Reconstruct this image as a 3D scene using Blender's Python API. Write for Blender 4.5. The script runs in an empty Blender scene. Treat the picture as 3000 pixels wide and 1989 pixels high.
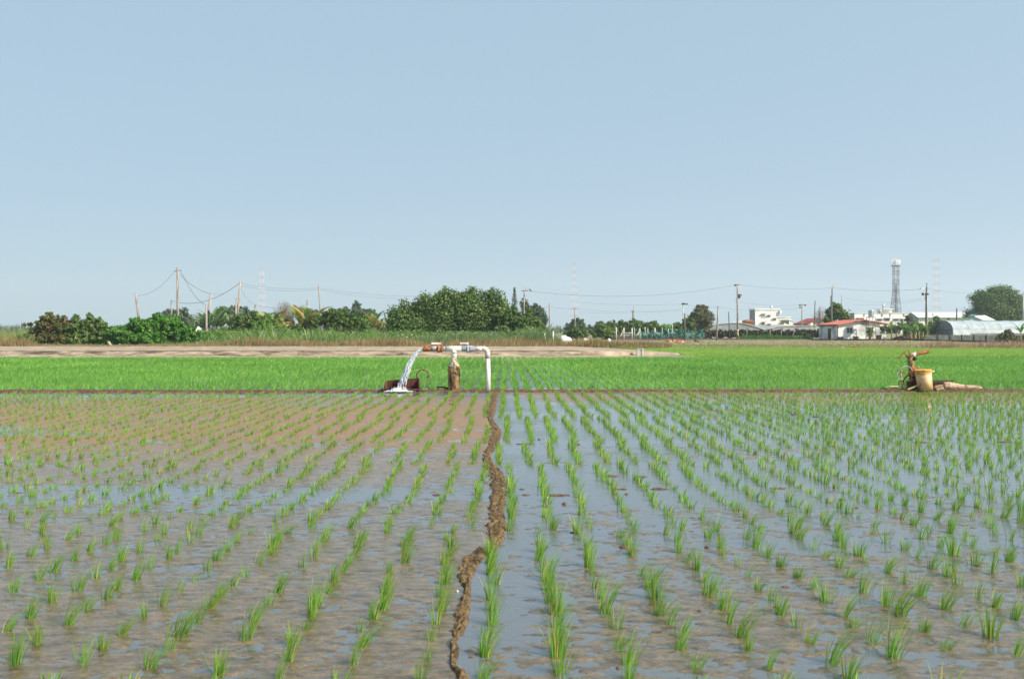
import bpy, math, random
import numpy as np
from mathutils import Vector, Matrix

random.seed(7)
RNG = np.random.default_rng(7)
SC = bpy.context.scene
COL = SC.collection
R = math.radians

# ------------------------------------------------------------------ camera, sky, sun, exposure
CAM_H = 1.47
F_PX = 2500.0                      # focal length in photograph pixels (3000 wide)
PITCH = math.atan(32.5 / F_PX)
cd = bpy.data.cameras.new('camera')
cam = bpy.data.objects.new('camera', cd)
COL.objects.link(cam)
cam.location = (0, 0, CAM_H)
cam.rotation_euler = (R(90) - PITCH, 0, 0)
cd.sensor_width = 36.0
cd.lens = 36.0 * F_PX / 3000.0
cd.clip_start = 0.1
cd.clip_end = 12000
cd.dof.use_dof = True
cd.dof.focus_distance = 14.0
cd.dof.aperture_fstop = 4.5
SC.camera = cam

SUN_EL, SUN_AZ = R(38), R(122)     # azimuth from +Y (view direction) towards +X
w = bpy.data.worlds.new('World')
SC.world = w
w.use_nodes = True
nt = w.node_tree
nt.nodes.clear()
sky = nt.nodes.new('ShaderNodeTexSky')
sky.sky_type = 'NISHITA'
sky.sun_disc = False
sky.sun_elevation = SUN_EL
sky.sun_rotation = SUN_AZ
sky.altitude = 0
sky.air_density = 1.0
sky.dust_density = 1.2
sky.ozone_density = 2.2
bg = nt.nodes.new('ShaderNodeBackground')
bg.inputs['Strength'].default_value = 0.085
wo = nt.nodes.new('ShaderNodeOutputWorld')
nt.links.new(sky.outputs[0], bg.inputs['Color'])
# thin even high haze over the whole sky evens out the clear-sky gradient
veil = nt.nodes.new('ShaderNodeBackground')
veil.inputs['Color'].default_value = (.54, .75, .935, 1)
veil.inputs['Strength'].default_value = 0.52
mixw = nt.nodes.new('ShaderNodeMixShader')
mixw.inputs[0].default_value = .84
nt.links.new(bg.outputs[0], mixw.inputs[1])
nt.links.new(veil.outputs[0], mixw.inputs[2])
nt.links.new(mixw.outputs[0], wo.inputs['Surface'])

sl = bpy.data.lights.new('sun', 'SUN')
sl.energy = 5.0
sl.angle = R(0.6)
sl.color = (1.0, 0.94, 0.84)
so = bpy.data.objects.new('sun', sl)
COL.objects.link(so)
sdir = Vector((math.cos(SUN_EL) * math.sin(SUN_AZ), math.cos(SUN_EL) * math.cos(SUN_AZ), math.sin(SUN_EL)))
so.rotation_euler = sdir.to_track_quat('Z', 'Y').to_euler()
so.location = (30, -30, 60)

SC.view_settings.view_transform = 'Standard'
SC.view_settings.look = 'None'
SC.view_settings.gamma = 1
SC.view_settings.exposure = 0.6
SC.view_settings.use_curve_mapping = False
try:
    SC.cycles.max_bounces = 8
    SC.cycles.transparent_max_bounces = 24
    SC.cycles.volume_bounces = 1
except Exception:
    pass


# ------------------------------------------------------------------ helpers
def at(px, py, Y):
    """world point seen at photograph pixel (px, py) at distance Y"""
    u = (px - 1500) / F_PX
    v = (994.5 - py) / F_PX
    ca, sa = math.cos(PITCH), math.sin(PITCH)
    dx, dy, dz = u, ca + v * sa, -sa + v * ca
    t = Y / dy
    return Vector((dx * t, Y, CAM_H + dz * t))


def gY(py):
    """distance of the flat ground at photograph row py"""
    u, v = 0, (994.5 - py) / F_PX
    ca, sa = math.cos(PITCH), math.sin(PITCH)
    return CAM_H / -((-sa + v * ca) / (ca + v * sa))


def gp(px, py, z=0.0):
    Y = gY(py)
    p = at(px, py, Y)
    return Vector((p.x, Y, z))


def tag(o, label=None, cat=None, group=None, kind=None):
    if label: o['label'] = label
    if cat: o['category'] = cat
    if group: o['group'] = group
    if kind: o['kind'] = kind
    return o


def thing(name, label, cat, loc=(0, 0, 0), group=None):
    o = bpy.data.objects.new(name, None)
    COL.objects.link(o)
    o.location = loc
    o.empty_display_size = 0.3
    tag(o, label, cat, group)
    return o


def link(name, me, parent=None):
    o = bpy.data.objects.new(name, me)
    COL.objects.link(o)
    if parent:
        o.parent = parent
        pl = parent.matrix_basis.translation
        if parent.parent: pl = pl + parent.parent.matrix_basis.translation
        # vertices are given in world space: cancel the parent's offset
        o.location = -Vector(pl)
    return o


class MB:
    def __init__(s):
        s.v, s.f, s.sm = [], [], []

    def add(s, vs, fs, smooth=False):
        b = len(s.v)
        s.v.extend([tuple(q) for q in vs])
        s.f.extend([tuple(b + i for i in q) for q in fs])
        s.sm.extend([smooth] * len(fs))
        return s

    def box(s, x0, x1, y0, y1, z0, z1):
        vs = [(x, y, z) for z in (z0, z1) for y in (y0, y1) for x in (x0, x1)]
        return s.add(vs, [(0, 2, 3, 1), (4, 5, 7, 6), (0, 1, 5, 4), (2, 6, 7, 3), (0, 4, 6, 2), (1, 3, 7, 5)])

    def obox(s, c, hx, hy, hz, rot=None):
        m = rot if rot is not None else Matrix.Identity(3)
        vs = [Vector(c) + m @ Vector((x * hx, y * hy, z * hz)) for z in (-1, 1) for y in (-1, 1) for x in (-1, 1)]
        return s.add(vs, [(0, 2, 3, 1), (4, 5, 7, 6), (0, 1, 5, 4), (2, 6, 7, 3), (0, 4, 6, 2), (1, 3, 7, 5)])

    def beam(s, a, b, wx, wz):
        a, b = Vector(a), Vector(b)
        q = (b - a).to_track_quat('Y', 'Z').to_matrix()
        return s.obox((a + b) / 2, wx / 2, (b - a).length / 2, wz / 2, q)

    def tube(s, pts, rad, n=10, caps=True, smooth=True):
        pts = [Vector(p) for p in pts]
        if not hasattr(rad, '__len__'): rad = [rad] * len(pts)
        vs, fs = [], []
        up = None
        for i, p in enumerate(pts):
            a = pts[max(0, i - 1)]
            b = pts[min(len(pts) - 1, i + 1)]
            d = (b - a)
            if d.length < 1e-9: d = Vector((0, 0, 1))
            d.normalize()
            if up is None:
                up = Vector((0, 0, 1)) if abs(d.z) < .9 else Vector((1, 0, 0))
            side = d.cross(up).normalized()
            up = side.cross(d).normalized()
            for k in range(n):
                an = 2 * math.pi * k / n
                vs.append(p + (side * math.cos(an) + up * math.sin(an)) * rad[i])
        for i in range(len(pts) - 1):
            for k in range(n):
                a, b = i * n + k, i * n + (k + 1) % n
                fs.append((a, b, b + n, a + n))
        s.add(vs, fs, smooth)
        if caps:
            b0 = len(s.v) - len(vs)
            s.f.append(tuple(b0 + k for k in reversed(range(n))))
            s.f.append(tuple(b0 + (len(pts) - 1) * n + k for k in range(n)))
            s.sm.extend([False, False])
        return s

    def poly(s, vs):
        return s.add(vs, [tuple(range(len(vs)))])

    def build(s, name, m, parent=None):
        me = bpy.data.meshes.new(name)
        me.from_pydata(s.v, [], s.f)
        me.polygons.foreach_set('use_smooth', s.sm)
        me.materials.append(m)
        me.update()
        return link(name, me, parent)


def np_mesh(name, verts, faces_n, loops, mat, parent=None, smooth=False, attrs=None):
    """verts (N,3); loops flat vertex indices; every face has faces_n corners"""
    me = bpy.data.meshes.new(name)
    verts = np.ascontiguousarray(verts, dtype=np.float32)
    loops = np.ascontiguousarray(loops, dtype=np.int32).ravel()
    nf = len(loops) // faces_n
    me.vertices.add(len(verts))
    me.vertices.foreach_set('co', verts.ravel())
    me.loops.add(len(loops))
    me.loops.foreach_set('vertex_index', loops)
    me.polygons.add(nf)
    me.polygons.foreach_set('loop_start', np.arange(nf, dtype=np.int32) * faces_n)
    me.polygons.foreach_set('loop_total', np.full(nf, faces_n, dtype=np.int32))
    me.polygons.foreach_set('use_smooth', np.full(nf, smooth))
    for k, a in (attrs or {}).items():
        at_ = me.attributes.new(k, 'FLOAT', 'POINT')
        at_.data.foreach_set('value', np.ascontiguousarray(a, dtype=np.float32).ravel())
    me.materials.append(mat)
    me.update(calc_edges=True)
    me.validate()
    return link(name, me, parent) if name else me


def grid_mesh(name, X, Yg, Z, mat, parent=None, attrs=None, smooth=True):
    r, c = X.shape
    v = np.stack([X, Yg, Z], -1).reshape(-1, 3)
    i = np.arange(r * c).reshape(r, c)
    q = np.stack([i[:-1, :-1], i[:-1, 1:], i[1:, 1:], i[1:, :-1]], -1).reshape(-1)
    return np_mesh(name, v, 4, q, mat, parent, smooth, attrs)


def _h(ix, iy, seed):
    n = (ix.astype(np.int64) * 374761393 + iy.astype(np.int64) * 668265263 + seed * 974634777) & 0xffffffff
    n = ((n ^ (n >> 13)) * 1274126177) & 0xffffffff
    n = (n ^ (n >> 16)) & 0xffffffff
    return n / 4294967295.0


def vn(x, y, seed=0):
    x = np.asarray(x, float); y = np.asarray(y, float)
    ix, iy = np.floor(x), np.floor(y)
    fx, fy = x - ix, y - iy
    fx = fx * fx * (3 - 2 * fx); fy = fy * fy * (3 - 2 * fy)
    a, b = _h(ix, iy, seed), _h(ix + 1, iy, seed)
    c, d = _h(ix, iy + 1, seed), _h(ix + 1, iy + 1, seed)
    return (a * (1 - fx) + b * fx) * (1 - fy) + (c * (1 - fx) + d * fx) * fy


def fbm(x, y, seed=0, o=4):
    s, a, t = 0, 1, 0
    for k in range(o):
        s = s + a * vn(x * 2 ** k + 17.3 * k, y * 2 ** k + 9.1 * k, seed + k)
        t += a
        a *= .5
    return s / t


# ------------------------------------------------------------------ materials
MATS = {}


def mat(name, col, rough=.8, var=.25, scale=6.0, col2=None, bump=0.0, metal=0.0, spec=.4, stretch=(1, 1, 1), island=0.0):
    m = bpy.data.materials.new(name)
    m.use_nodes = True
    t = m.node_tree
    b = t.nodes['Principled BSDF']
    b.inputs['Roughness'].default_value = rough
    b.inputs['Metallic'].default_value = metal
    b.inputs['Specular IOR Level'].default_value = spec
    tc = t.nodes.new('ShaderNodeTexCoord')
    mp = t.nodes.new('ShaderNodeMapping')
    mp.inputs['Scale'].default_value = stretch
    t.links.new(tc.outputs['Object'], mp.inputs['Vector'])
    n = t.nodes.new('ShaderNodeTexNoise')
    n.inputs['Scale'].default_value = scale
    n.inputs['Detail'].default_value = 5
    n.inputs['Roughness'].default_value = .62
    t.links.new(mp.outputs[0], n.inputs['Vector'])
    cr = t.nodes.new('ShaderNodeValToRGB')
    cr.color_ramp.elements[0].position = .36
    cr.color_ramp.elements[1].position = .64
    c1 = tuple(c * (1 - var) for c in col)
    c2 = tuple(min(1, c * (1 + var)) for c in (col2 or col))
    cr.color_ramp.elements[0].color = (*c1, 1)
    cr.color_ramp.elements[1].color = (*c2, 1)
    t.links.new(n.outputs['Fac'], cr.inputs['Fac'])
    t.links.new(cr.outputs[0], b.inputs['Base Color'])
    if bump:
        bp = t.nodes.new('ShaderNodeBump')
        bp.inputs['Strength'].default_value = bump
        bp.inputs['Distance'].default_value = .02
        t.links.new(n.outputs['Fac'], bp.inputs['Height'])
        t.links.new(bp.outputs[0], b.inputs['Normal'])
    MATS[name] = m
    return m


def leaf_mat(name, c1, c2, c3=None, p3=.1, trans=.35, rough=.45, spec=.35, scale=.6):
    """leaves: each leaf (mesh island) its own tone between c1 and c2, a share p3 of them c3"""
    m = bpy.data.materials.new(name)
    m.use_nodes = True
    t = m.node_tree
    b = t.nodes['Principled BSDF']
    out = t.nodes['Material Output']
    g = t.nodes.new('ShaderNodeNewGeometry')
    tc = t.nodes.new('ShaderNodeTexCoord')
    n = t.nodes.new('ShaderNodeTexNoise')
    n.inputs['Scale'].default_value = scale
    n.inputs['Detail'].default_value = 3
    t.links.new(tc.outputs['Object'], n.inputs['Vector'])
    ad = t.nodes.new('ShaderNodeMath'); ad.operation = 'MULTIPLY_ADD'
    ad.inputs[1].default_value = .55
    t.links.new(g.outputs['Random Per Island'], ad.inputs[0])
    mu = t.nodes.new('ShaderNodeMath'); mu.operation = 'MULTIPLY_ADD'
    mu.inputs[1].default_value = 1.3; mu.inputs[2].default_value = -.42
    t.links.new(n.outputs['Fac'], mu.inputs[0])
    t.links.new(mu.outputs[0], ad.inputs[2])
    cr = t.nodes.new('ShaderNodeValToRGB')
    cr.color_ramp.elements[0].color = (*c1, 1)
    cr.color_ramp.elements[1].color = (*c2, 1)
    t.links.new(ad.outputs[0], cr.inputs['Fac'])
    colout = cr.outputs[0]
    if c3:
        wn = t.nodes.new('ShaderNodeTexWhiteNoise'); wn.noise_dimensions = '1D'
        t.links.new(g.outputs['Random Per Island'], wn.inputs['W'])
        lt = t.nodes.new('ShaderNodeMath'); lt.operation = 'LESS_THAN'
        lt.inputs[1].default_value = p3
        t.links.new(wn.outputs['Value'], lt.inputs[0])
        mx = t.nodes.new('ShaderNodeMix'); mx.data_type = 'RGBA'
        t.links.new(lt.outputs[0], mx.inputs['Factor'])
        t.links.new(colout, mx.inputs['A'])
        mx.inputs['B'].default_value = (*c3, 1)
        colout = mx.outputs['Result']
    t.links.new(colout, b.inputs['Base Color'])
    b.inputs['Roughness'].default_value = rough
    b.inputs['Specular IOR Level'].default_value = spec
    tr = t.nodes.new('ShaderNodeBsdfTranslucent')
    t.links.new(colout, tr.inputs['Color'])
    ms = t.nodes.new('ShaderNodeMixShader')
    ms.inputs[0].default_value = trans
    t.links.new(b.outputs[0], ms.inputs[1])
    t.links.new(tr.outputs[0], ms.inputs[2])
    t.links.new(ms.outputs[0], out.inputs['Surface'])
    MATS[name] = m
    return m


def node_mud():
    m = bpy.data.materials.new('wet_mud')
    m.use_nodes = True
    t = m.node_tree
    b = t.nodes['Principled BSDF']
    tc = t.nodes.new('ShaderNodeTexCoord')
    mp = t.nodes.new('ShaderNodeMapping'); mp.inputs['Scale'].default_value = (.7, 2.2, 1)
    t.links.new(tc.outputs['Object'], mp.inputs['Vector'])
    n = t.nodes.new('ShaderNodeTexNoise'); n.inputs['Scale'].default_value = 9; n.inputs['Detail'].default_value = 8
    n.inputs['Roughness'].default_value = .72
    t.links.new(mp.outputs[0], n.inputs['Vector'])
    cr = t.nodes.new('ShaderNodeValToRGB')
    cr.color_ramp.elements[0].position = .36; cr.color_ramp.elements[0].color = (.042, .029, .013, 1)
    cr.color_ramp.elements[1].position = .64; cr.color_ramp.elements[1].color = (.200, .140, .068, 1)
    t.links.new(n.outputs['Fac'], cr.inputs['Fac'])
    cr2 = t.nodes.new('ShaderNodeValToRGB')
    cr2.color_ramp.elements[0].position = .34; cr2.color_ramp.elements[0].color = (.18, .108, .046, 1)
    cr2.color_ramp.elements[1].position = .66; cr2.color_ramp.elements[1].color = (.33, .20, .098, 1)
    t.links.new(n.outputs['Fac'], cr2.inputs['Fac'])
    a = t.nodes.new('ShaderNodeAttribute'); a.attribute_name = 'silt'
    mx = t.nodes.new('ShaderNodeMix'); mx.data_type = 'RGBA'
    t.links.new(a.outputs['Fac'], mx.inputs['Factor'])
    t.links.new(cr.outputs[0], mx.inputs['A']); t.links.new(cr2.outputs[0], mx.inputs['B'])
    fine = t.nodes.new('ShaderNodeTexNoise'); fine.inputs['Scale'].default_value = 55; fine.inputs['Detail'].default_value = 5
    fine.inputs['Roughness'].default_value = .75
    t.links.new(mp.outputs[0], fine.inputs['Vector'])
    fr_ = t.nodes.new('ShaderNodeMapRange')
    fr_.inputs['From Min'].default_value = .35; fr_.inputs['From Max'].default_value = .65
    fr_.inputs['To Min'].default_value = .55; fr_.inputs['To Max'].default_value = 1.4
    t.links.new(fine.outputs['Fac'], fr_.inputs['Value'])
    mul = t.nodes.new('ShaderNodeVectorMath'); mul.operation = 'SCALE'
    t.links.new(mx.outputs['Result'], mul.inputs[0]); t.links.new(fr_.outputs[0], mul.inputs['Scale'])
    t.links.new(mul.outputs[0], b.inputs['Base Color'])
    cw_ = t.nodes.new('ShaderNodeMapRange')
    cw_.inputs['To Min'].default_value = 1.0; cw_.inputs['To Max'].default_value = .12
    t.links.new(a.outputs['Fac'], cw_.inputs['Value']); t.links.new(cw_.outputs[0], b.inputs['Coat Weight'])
    b.inputs['Roughness'].default_value = .55
    b.inputs['Specular IOR Level'].default_value = .4
    b.inputs['Coat Weight'].default_value = .8
    b.inputs['Coat Roughness'].default_value = .16
    b.inputs['Coat IOR'].default_value = 1.5
    n2 = t.nodes.new('ShaderNodeTexNoise'); n2.inputs['Scale'].default_value = 42; n2.inputs['Detail'].default_value = 4
    t.links.new(mp.outputs[0], n2.inputs['Vector'])
    bp = t.nodes.new('ShaderNodeBump'); bp.inputs['Strength'].default_value = .8; bp.inputs['Distance'].default_value = .012
    t.links.new(n2.outputs['Fac'], bp.inputs['Height'])
    t.links.new(bp.outputs[0], b.inputs['Normal'])
    return m


def node_water():
    m = bpy.data.materials.new('muddy_water')
    m.use_nodes = True
    t = m.node_tree
    t.nodes.clear()
    out = t.nodes.new('ShaderNodeOutputMaterial')
    tc = t.nodes.new('ShaderNodeTexCoord')
    mp = t.nodes.new('ShaderNodeMapping'); mp.inputs['Scale'].default_value = (.55, 1.6, 1)
    t.links.new(tc.outputs['Object'], mp.inputs['Vector'])
    n = t.nodes.new('ShaderNodeTexNoise'); n.inputs['Scale'].default_value = 16; n.inputs['Detail'].default_value = 4
    n.inputs['Roughness'].default_value = .6
    t.links.new(mp.outputs[0], n.inputs['Vector'])
    big = t.nodes.new('ShaderNodeTexNoise'); big.inputs['Scale'].default_value = .5; big.inputs['Detail'].default_value = 3
    t.links.new(mp.outputs[0], big.inputs['Vector'])
    rr = t.nodes.new('ShaderNodeMapRange')
    rr.inputs['From Min'].default_value = .38; rr.inputs['From Max'].default_value = .62
    rr.inputs['To Min'].default_value = .04; rr.inputs['To Max'].default_value = .5
    t.links.new(big.outputs['Fac'], rr.inputs['Value'])
    bp = t.nodes.new('ShaderNodeBump'); bp.inputs['Distance'].default_value = .008
    t.links.new(rr.outputs[0], bp.inputs['Strength'])
    t.links.new(n.outputs['Fac'], bp.inputs['Height'])
    gl = t.nodes.new('ShaderNodeBsdfGlossy'); gl.inputs['Roughness'].default_value = .07
    gl.inputs['Color'].default_value = (.96, .97, 1, 1)
    t.links.new(bp.outputs[0], gl.inputs['Normal'])
    tr = t.nodes.new('ShaderNodeBsdfTransparent'); tr.inputs['Color'].default_value = (.90, .87, .82, 1)
    df = t.nodes.new('ShaderNodeBsdfDiffuse'); df.inputs['Color'].default_value = (.31, .335, .34, 1)
    m1 = t.nodes.new('ShaderNodeMixShader'); m1.inputs[0].default_value = .36
    t.links.new(tr.outputs[0], m1.inputs[1]); t.links.new(df.outputs[0], m1.inputs[2])
    fr = t.nodes.new('ShaderNodeFresnel'); fr.inputs['IOR'].default_value = 2.05
    t.links.new(bp.outputs[0], fr.inputs['Normal'])
    m2 = t.nodes.new('ShaderNodeMixShader')
    t.links.new(fr.outputs[0], m2.inputs[0])
    t.links.new(m1.outputs[0], m2.inputs[1]); t.links.new(gl.outputs[0], m2.inputs[2])
    t.links.new(m2.outputs[0], out.inputs['Surface'])
    return m


M_MUD = node_mud()
M_WATER = node_water()
M_RIDGE = mat('ridge_mud', (.060, .035, .013), .8, .4, 34, (.15, .092, .036), bump=1.0)
M_SOIL = mat('levee_soil', (.055, .024, .012), .85, .35, 14, (.12, .062, .03), bump=.7)
M_EARTH = mat('dry_earth', (.27, .20, .135), .95, .22, 1.4, (.37, .285, .20), bump=.5)
M_GROUND = mat('field_ground', (.24, .17, .10), .95, .3, .35, (.20, .22, .09), bump=.4, stretch=(.3, 1, 1))
M_DARKSOIL = mat('dark_soil', (.045, .027, .02), .95, .3, 3, (.07, .045, .035), bump=.6)
M_CONC = mat('stained_concrete', (.17, .135, .09), .95, .35, 2.6, (.44, .36, .26), bump=.3, stretch=(.35, 1, 2.5))
M_PALECONC = mat('pale_concrete', (.45, .42, .37), .9, .12, 4, (.52, .49, .43), bump=.2)
M_POLE = mat('weathered_pole', (.24, .20, .17), .9, .25, 3, (.33, .29, .25), stretch=(2, 2, .4), bump=.3)
M_POLED = mat('dark_pole', (.085, .075, .065), .9, .25, 3, (.13, .12, .10), stretch=(2, 2, .4))
M_WIRE = mat('cable', (.13, .13, .14), .6, .1, 5)
M_WHITE = mat('white_pvc', (.58, .52, .43), .5, .1, 5, (.78, .74, .68))
M_GREY = mat('grey_pvc', (.23, .25, .29), .5, .18, 12, (.33, .35, .40))
M_RUST = mat('rust', (.20, .065, .024), .9, .45, 22, (.36, .15, .06), bump=.6)
M_RUSTD = mat('dark_rust', (.045, .010, .008), .8, .4, 14, (.10, .028, .018), bump=.4)
M_TAN = mat('mouldy_plastic', (.055, .030, .010), .75, .45, 9, (.27, .165, .06), bump=.4, stretch=(1, 1, .6))
M_BAG = mat('wet_sacking', (.16, .11, .05), .8, .45, 14, (.48, .42, .30), bump=.7)
M_BLACK = mat('black_rubber', (.02, .018, .018), .6, .2, 8)
M_CREAM = mat('cream_bucket', (.58, .33, .12), .55, .25, 5, (.72, .53, .30), bump=.1, stretch=(1, 1, .5))
M_ORANGE = mat('orange_rim', (.62, .27, .035), .5, .15, 9, (.70, .38, .08))
M_MOSS = mat('mossy_iron', (.15, .12, .03), .85, .4, 18, (.27, .21, .08), bump=.6)
M_WOODB = mat('weathered_board', (.33, .21, .13), .9, .3, 10, (.45, .33, .22), stretch=(.4, 2, 2), bump=.4)
M_WALL = mat('white_wall', (.74, .72, .68), .9, .06, .5, (.80, .78, .74), stretch=(1, 1, .6))
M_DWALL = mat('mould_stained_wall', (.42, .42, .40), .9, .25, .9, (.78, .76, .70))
M_GWALL = mat('shaded_wall_grey', (.17, .20, .22), .7, .2, 3, (.25, .28, .30))  # darker grey carries the shade on left-facing walls
M_REDROOF = mat('red_metal_roof', (.46, .10, .07), .7, .15, 1.5, (.55, .17, .11))
M_OLDRED = mat('faded_red_roof', (.30, .06, .055), .8, .2, 2)
M_LROOF = mat('pale_metal_roof', (.62, .60, .56), .6, .08, .6)
M_GREENW = mat('pale_green_wall', (.50, .60, .53), .8, .06, 1)
M_GREENT = mat('green_trim', (.14, .34, .26), .7, .1, 1)
M_CREAMW = mat('cream_wall', (.72, .68, .56), .9, .06, 1)
M_WIN = mat('dark_window_glass', (.05, .055, .06), .15, .2, 2, spec=.6)
M_FRAME = mat('window_frame', (.50, .46, .42), .6, .1, 4)
M_BROWN = mat('brown_awning', (.26, .14, .10), .8, .2, 3)
M_STEEL = mat('stainless_steel', (.50, .50, .52), .32, .08, 3, metal=.8)
M_GALV = mat('galvanised_steel', (.36, .36, .38), .5, .15, .5, metal=.3)
M_PYLR = mat('pylon_red', (.55, .25, .20), .7, .1, .1)
M_PYLW = mat('pylon_white', (.75, .73, .72), .7, .1, .1)
M_BLOCK = mat('block_wall', (.48, .43, .31), .95, .2, 2.5, (.60, .54, .42), bump=.3)
M_DPOST = mat('dark_post', (.07, .05, .04), .9, .2, 5)
M_STEM = mat('bark', (.13, .095, .065), .95, .3, 5, (.19, .15, .11), bump=.4)
M_BSTEM = mat('banana_stem', (.14, .09, .045), .9, .4, 5, (.34, .24, .13), stretch=(3, 3, .5))
M_CLOD = mat('mud_clod', (.06, .032, .017), .8, .3, 25, (.11, .065, .038), bump=.6)
M_TERRA = mat('orange_rubble', (.46, .16, .07), .95, .3, 3, (.55, .24, .12))


def film_mat(name, col, op, rough=.35):
    m = bpy.data.materials.new(name)
    m.use_nodes = True
    t = m.node_tree
    b = t.nodes['Principled BSDF']
    b.inputs['Roughness'].default_value = rough
    tc = t.nodes.new('ShaderNodeTexCoord')
    n = t.nodes.new('ShaderNodeTexNoise'); n.inputs['Scale'].default_value = 1.5; n.inputs['Detail'].default_value = 5
    t.links.new(tc.outputs['Object'], n.inputs['Vector'])
    cr = t.nodes.new('ShaderNodeValToRGB')
    cr.color_ramp.elements[0].position = .35; cr.color_ramp.elements[1].position = .65
    cr.color_ramp.elements[0].color = (*[c * .82 for c in col], 1)
    cr.color_ramp.elements[1].color = (*[c * 1.15 for c in col], 1)
    t.links.new(n.outputs['Fac'], cr.inputs['Fac'])
    t.links.new(cr.outputs[0], b.inputs['Base Color'])
    b.inputs['Alpha'].default_value = op
    return m


M_FILM = film_mat('greenhouse_film', (.40, .45, .46), .9, .8)
M_FILMW = film_mat('white_film', (.66, .70, .70), .95)
M_NETG = film_mat('grey_shade_net', (.30, .31, .31), .75, .8)
M_NETGREEN = film_mat('green_netting', (.07, .26, .20), .6, .8)

L_RICE = leaf_mat('rice_leaf', (.085, .22, .020), (.30, .54, .070), (.50, .42, .10), .12, .40, .45, .3, 1.2)
L_RICE2 = leaf_mat('dense_rice_leaf', (.080, .245, .026), (.24, .50, .072), (.40, .56, .13), .08, .42, .5, .3, .25)
L_RICE3 = leaf_mat('pale_rice_leaf', (.19, .38, .045), (.36, .56, .10), (.48, .54, .16), .15, .42, .5, .3, .25)
L_DARK = leaf_mat('dark_glossy_leaf', (.024, .062, .012), (.15, .25, .05), (.30, .33, .09), .10, .25, .5, .25, .6)
L_BRIGHT = leaf_mat('bright_leaf', (.03, .11, .012), (.12, .31, .03), (.20, .32, .07), .08, .3, .5, .25, .6)
L_MID = leaf_mat('mid_leaf', (.05, .115, .02), (.20, .29, .06), (.24, .22, .07), .06, .3, .5, .35, .6)
L_VINE = leaf_mat('vine_leaf', (.07, .16, .02), (.22, .40, .06), (.25, .30, .08), .08, .3, .5, .3, .8)
L_BROWN = leaf_mat('withered_leaf', (.035, .06, .012), (.15, .16, .035), (.26, .11, .04), .16, .25, .6, .3, .9)
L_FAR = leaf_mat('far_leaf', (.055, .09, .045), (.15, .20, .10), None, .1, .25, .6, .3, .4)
L_ROUND = leaf_mat('olive_leaf', (.07, .08, .032), (.19, .19, .08), (.22, .20, .09), .1, .25, .6, .3, .6)
L_DRY = leaf_mat('dry_grass_blade', (.20, .13, .055), (.46, .34, .17), (.16, .19, .05), .2, .3, .8, .2, .7)
L_DRYP = leaf_mat('pinkish_dry_grass', (.34, .22, .14), (.60, .43, .29), (.18, .20, .06), .16, .3, .8, .2, .7)
L_REED = leaf_mat('reed_blade', (.08, .16, .05), (.19, .31, .11), (.38, .33, .15), .10, .35, .5, .3, .5)
L_WEED = leaf_mat('weed_leaf', (.08, .17, .03), (.25, .38, .09), (.60, .58, .40), .12, .35, .6, .3, .6)
L_GRASS = leaf_mat('short_green_grass', (.16, .27, .05), (.30, .40, .12), (.42, .33, .17), .22, .35, .6, .3, .5)
L_BAN = leaf_mat('banana_leaf', (.08, .18, .025), (.25, .38, .08), None, 0, .4, .45, .4, .8)
L_BANY = leaf_mat('yellow_banana_leaf', (.38, .25, .06), (.55, .42, .15), None, 0, .35, .6, .3, .8)
L_BANG = leaf_mat('grey_green_banana_leaf', (.09, .16, .06), (.24, .32, .15), None, 0, .35, .5, .4, .8)
L_HEDGE = leaf_mat('hedge_leaf', (.022, .030, .014), (.075, .075, .035), (.14, .08, .05), .1, .2, .6, .3, .5)
L_TWIG = leaf_mat('dry_twig', (.22, .17, .14), (.36, .30, .26), None, 0, .1, .9, .2, 1)


# ------------------------------------------------------------------ foliage generators
def unit(n):
    d = RNG.normal(size=(n, 3))
    return d / np.linalg.norm(d, axis=1, keepdims=True)


def leaf_quads(c, u, L, W, n=None):
    """rhombic leaves, centre c, long axis u, normal roughly n"""
    N = len(c)
    r = unit(N) if n is None else n
    s = np.cross(u, r)
    s /= (np.linalg.norm(s, axis=1, keepdims=True) + 1e-9)
    L = np.asarray(L).reshape(-1, 1); W = np.asarray(W).reshape(-1, 1)
    v = np.stack([c - u * L / 2, c + s * W / 2, c + u * L / 2, c - s * W / 2], 1).reshape(-1, 3)
    return v


def emit_quads(name, v, m, parent=None):
    return np_mesh(name, v, 4, np.arange(len(v)), m, parent)


def crown_points(blobs, n, clump, spiky=0.0):
    """blobs: (x,y,z,rx,ry,rz); leaves gathered in clumps on and in the lobes"""
    bl = np.array(blobs)
    wgt = (bl[:, 3] * bl[:, 5]) ** 1.0
    wgt /= wgt.sum()
    ncl = max(12, n // 42)
    bi = RNG.choice(len(bl), ncl, p=wgt)
    d = unit(ncl)
    rr = RNG.uniform(.62, 1.02, (ncl, 1)) ** .8
    cc = bl[bi, :3] + d * bl[bi, 3:6] * rr
    li = RNG.integers(0, ncl, n)
    off = np.clip(RNG.normal(size=(n, 3)), -1.5, 1.5) * clump
    off[:, 2] *= .8
    p = cc[li] + off
    out = d[li] * .6 + off / (clump * 2) + np.array([0, 0, .35])
    if spiky:
        tip = RNG.random(n) < spiky
        p[tip, 2] = cc[li][tip, 2] + RNG.uniform(-.5, 1.7, tip.sum()) * clump
        p[tip, :2] = cc[li][tip, :2] + off[tip, :2] * .45
    # interior fill, keeps the crown from being see-through in its middle
    k = n // 5
    bi2 = RNG.choice(len(bl), k, p=wgt)
    q = bl[bi2, :3] + unit(k) * bl[bi2, 3:6] * RNG.uniform(0, .7, (k, 1))
    return p, out, q


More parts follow.
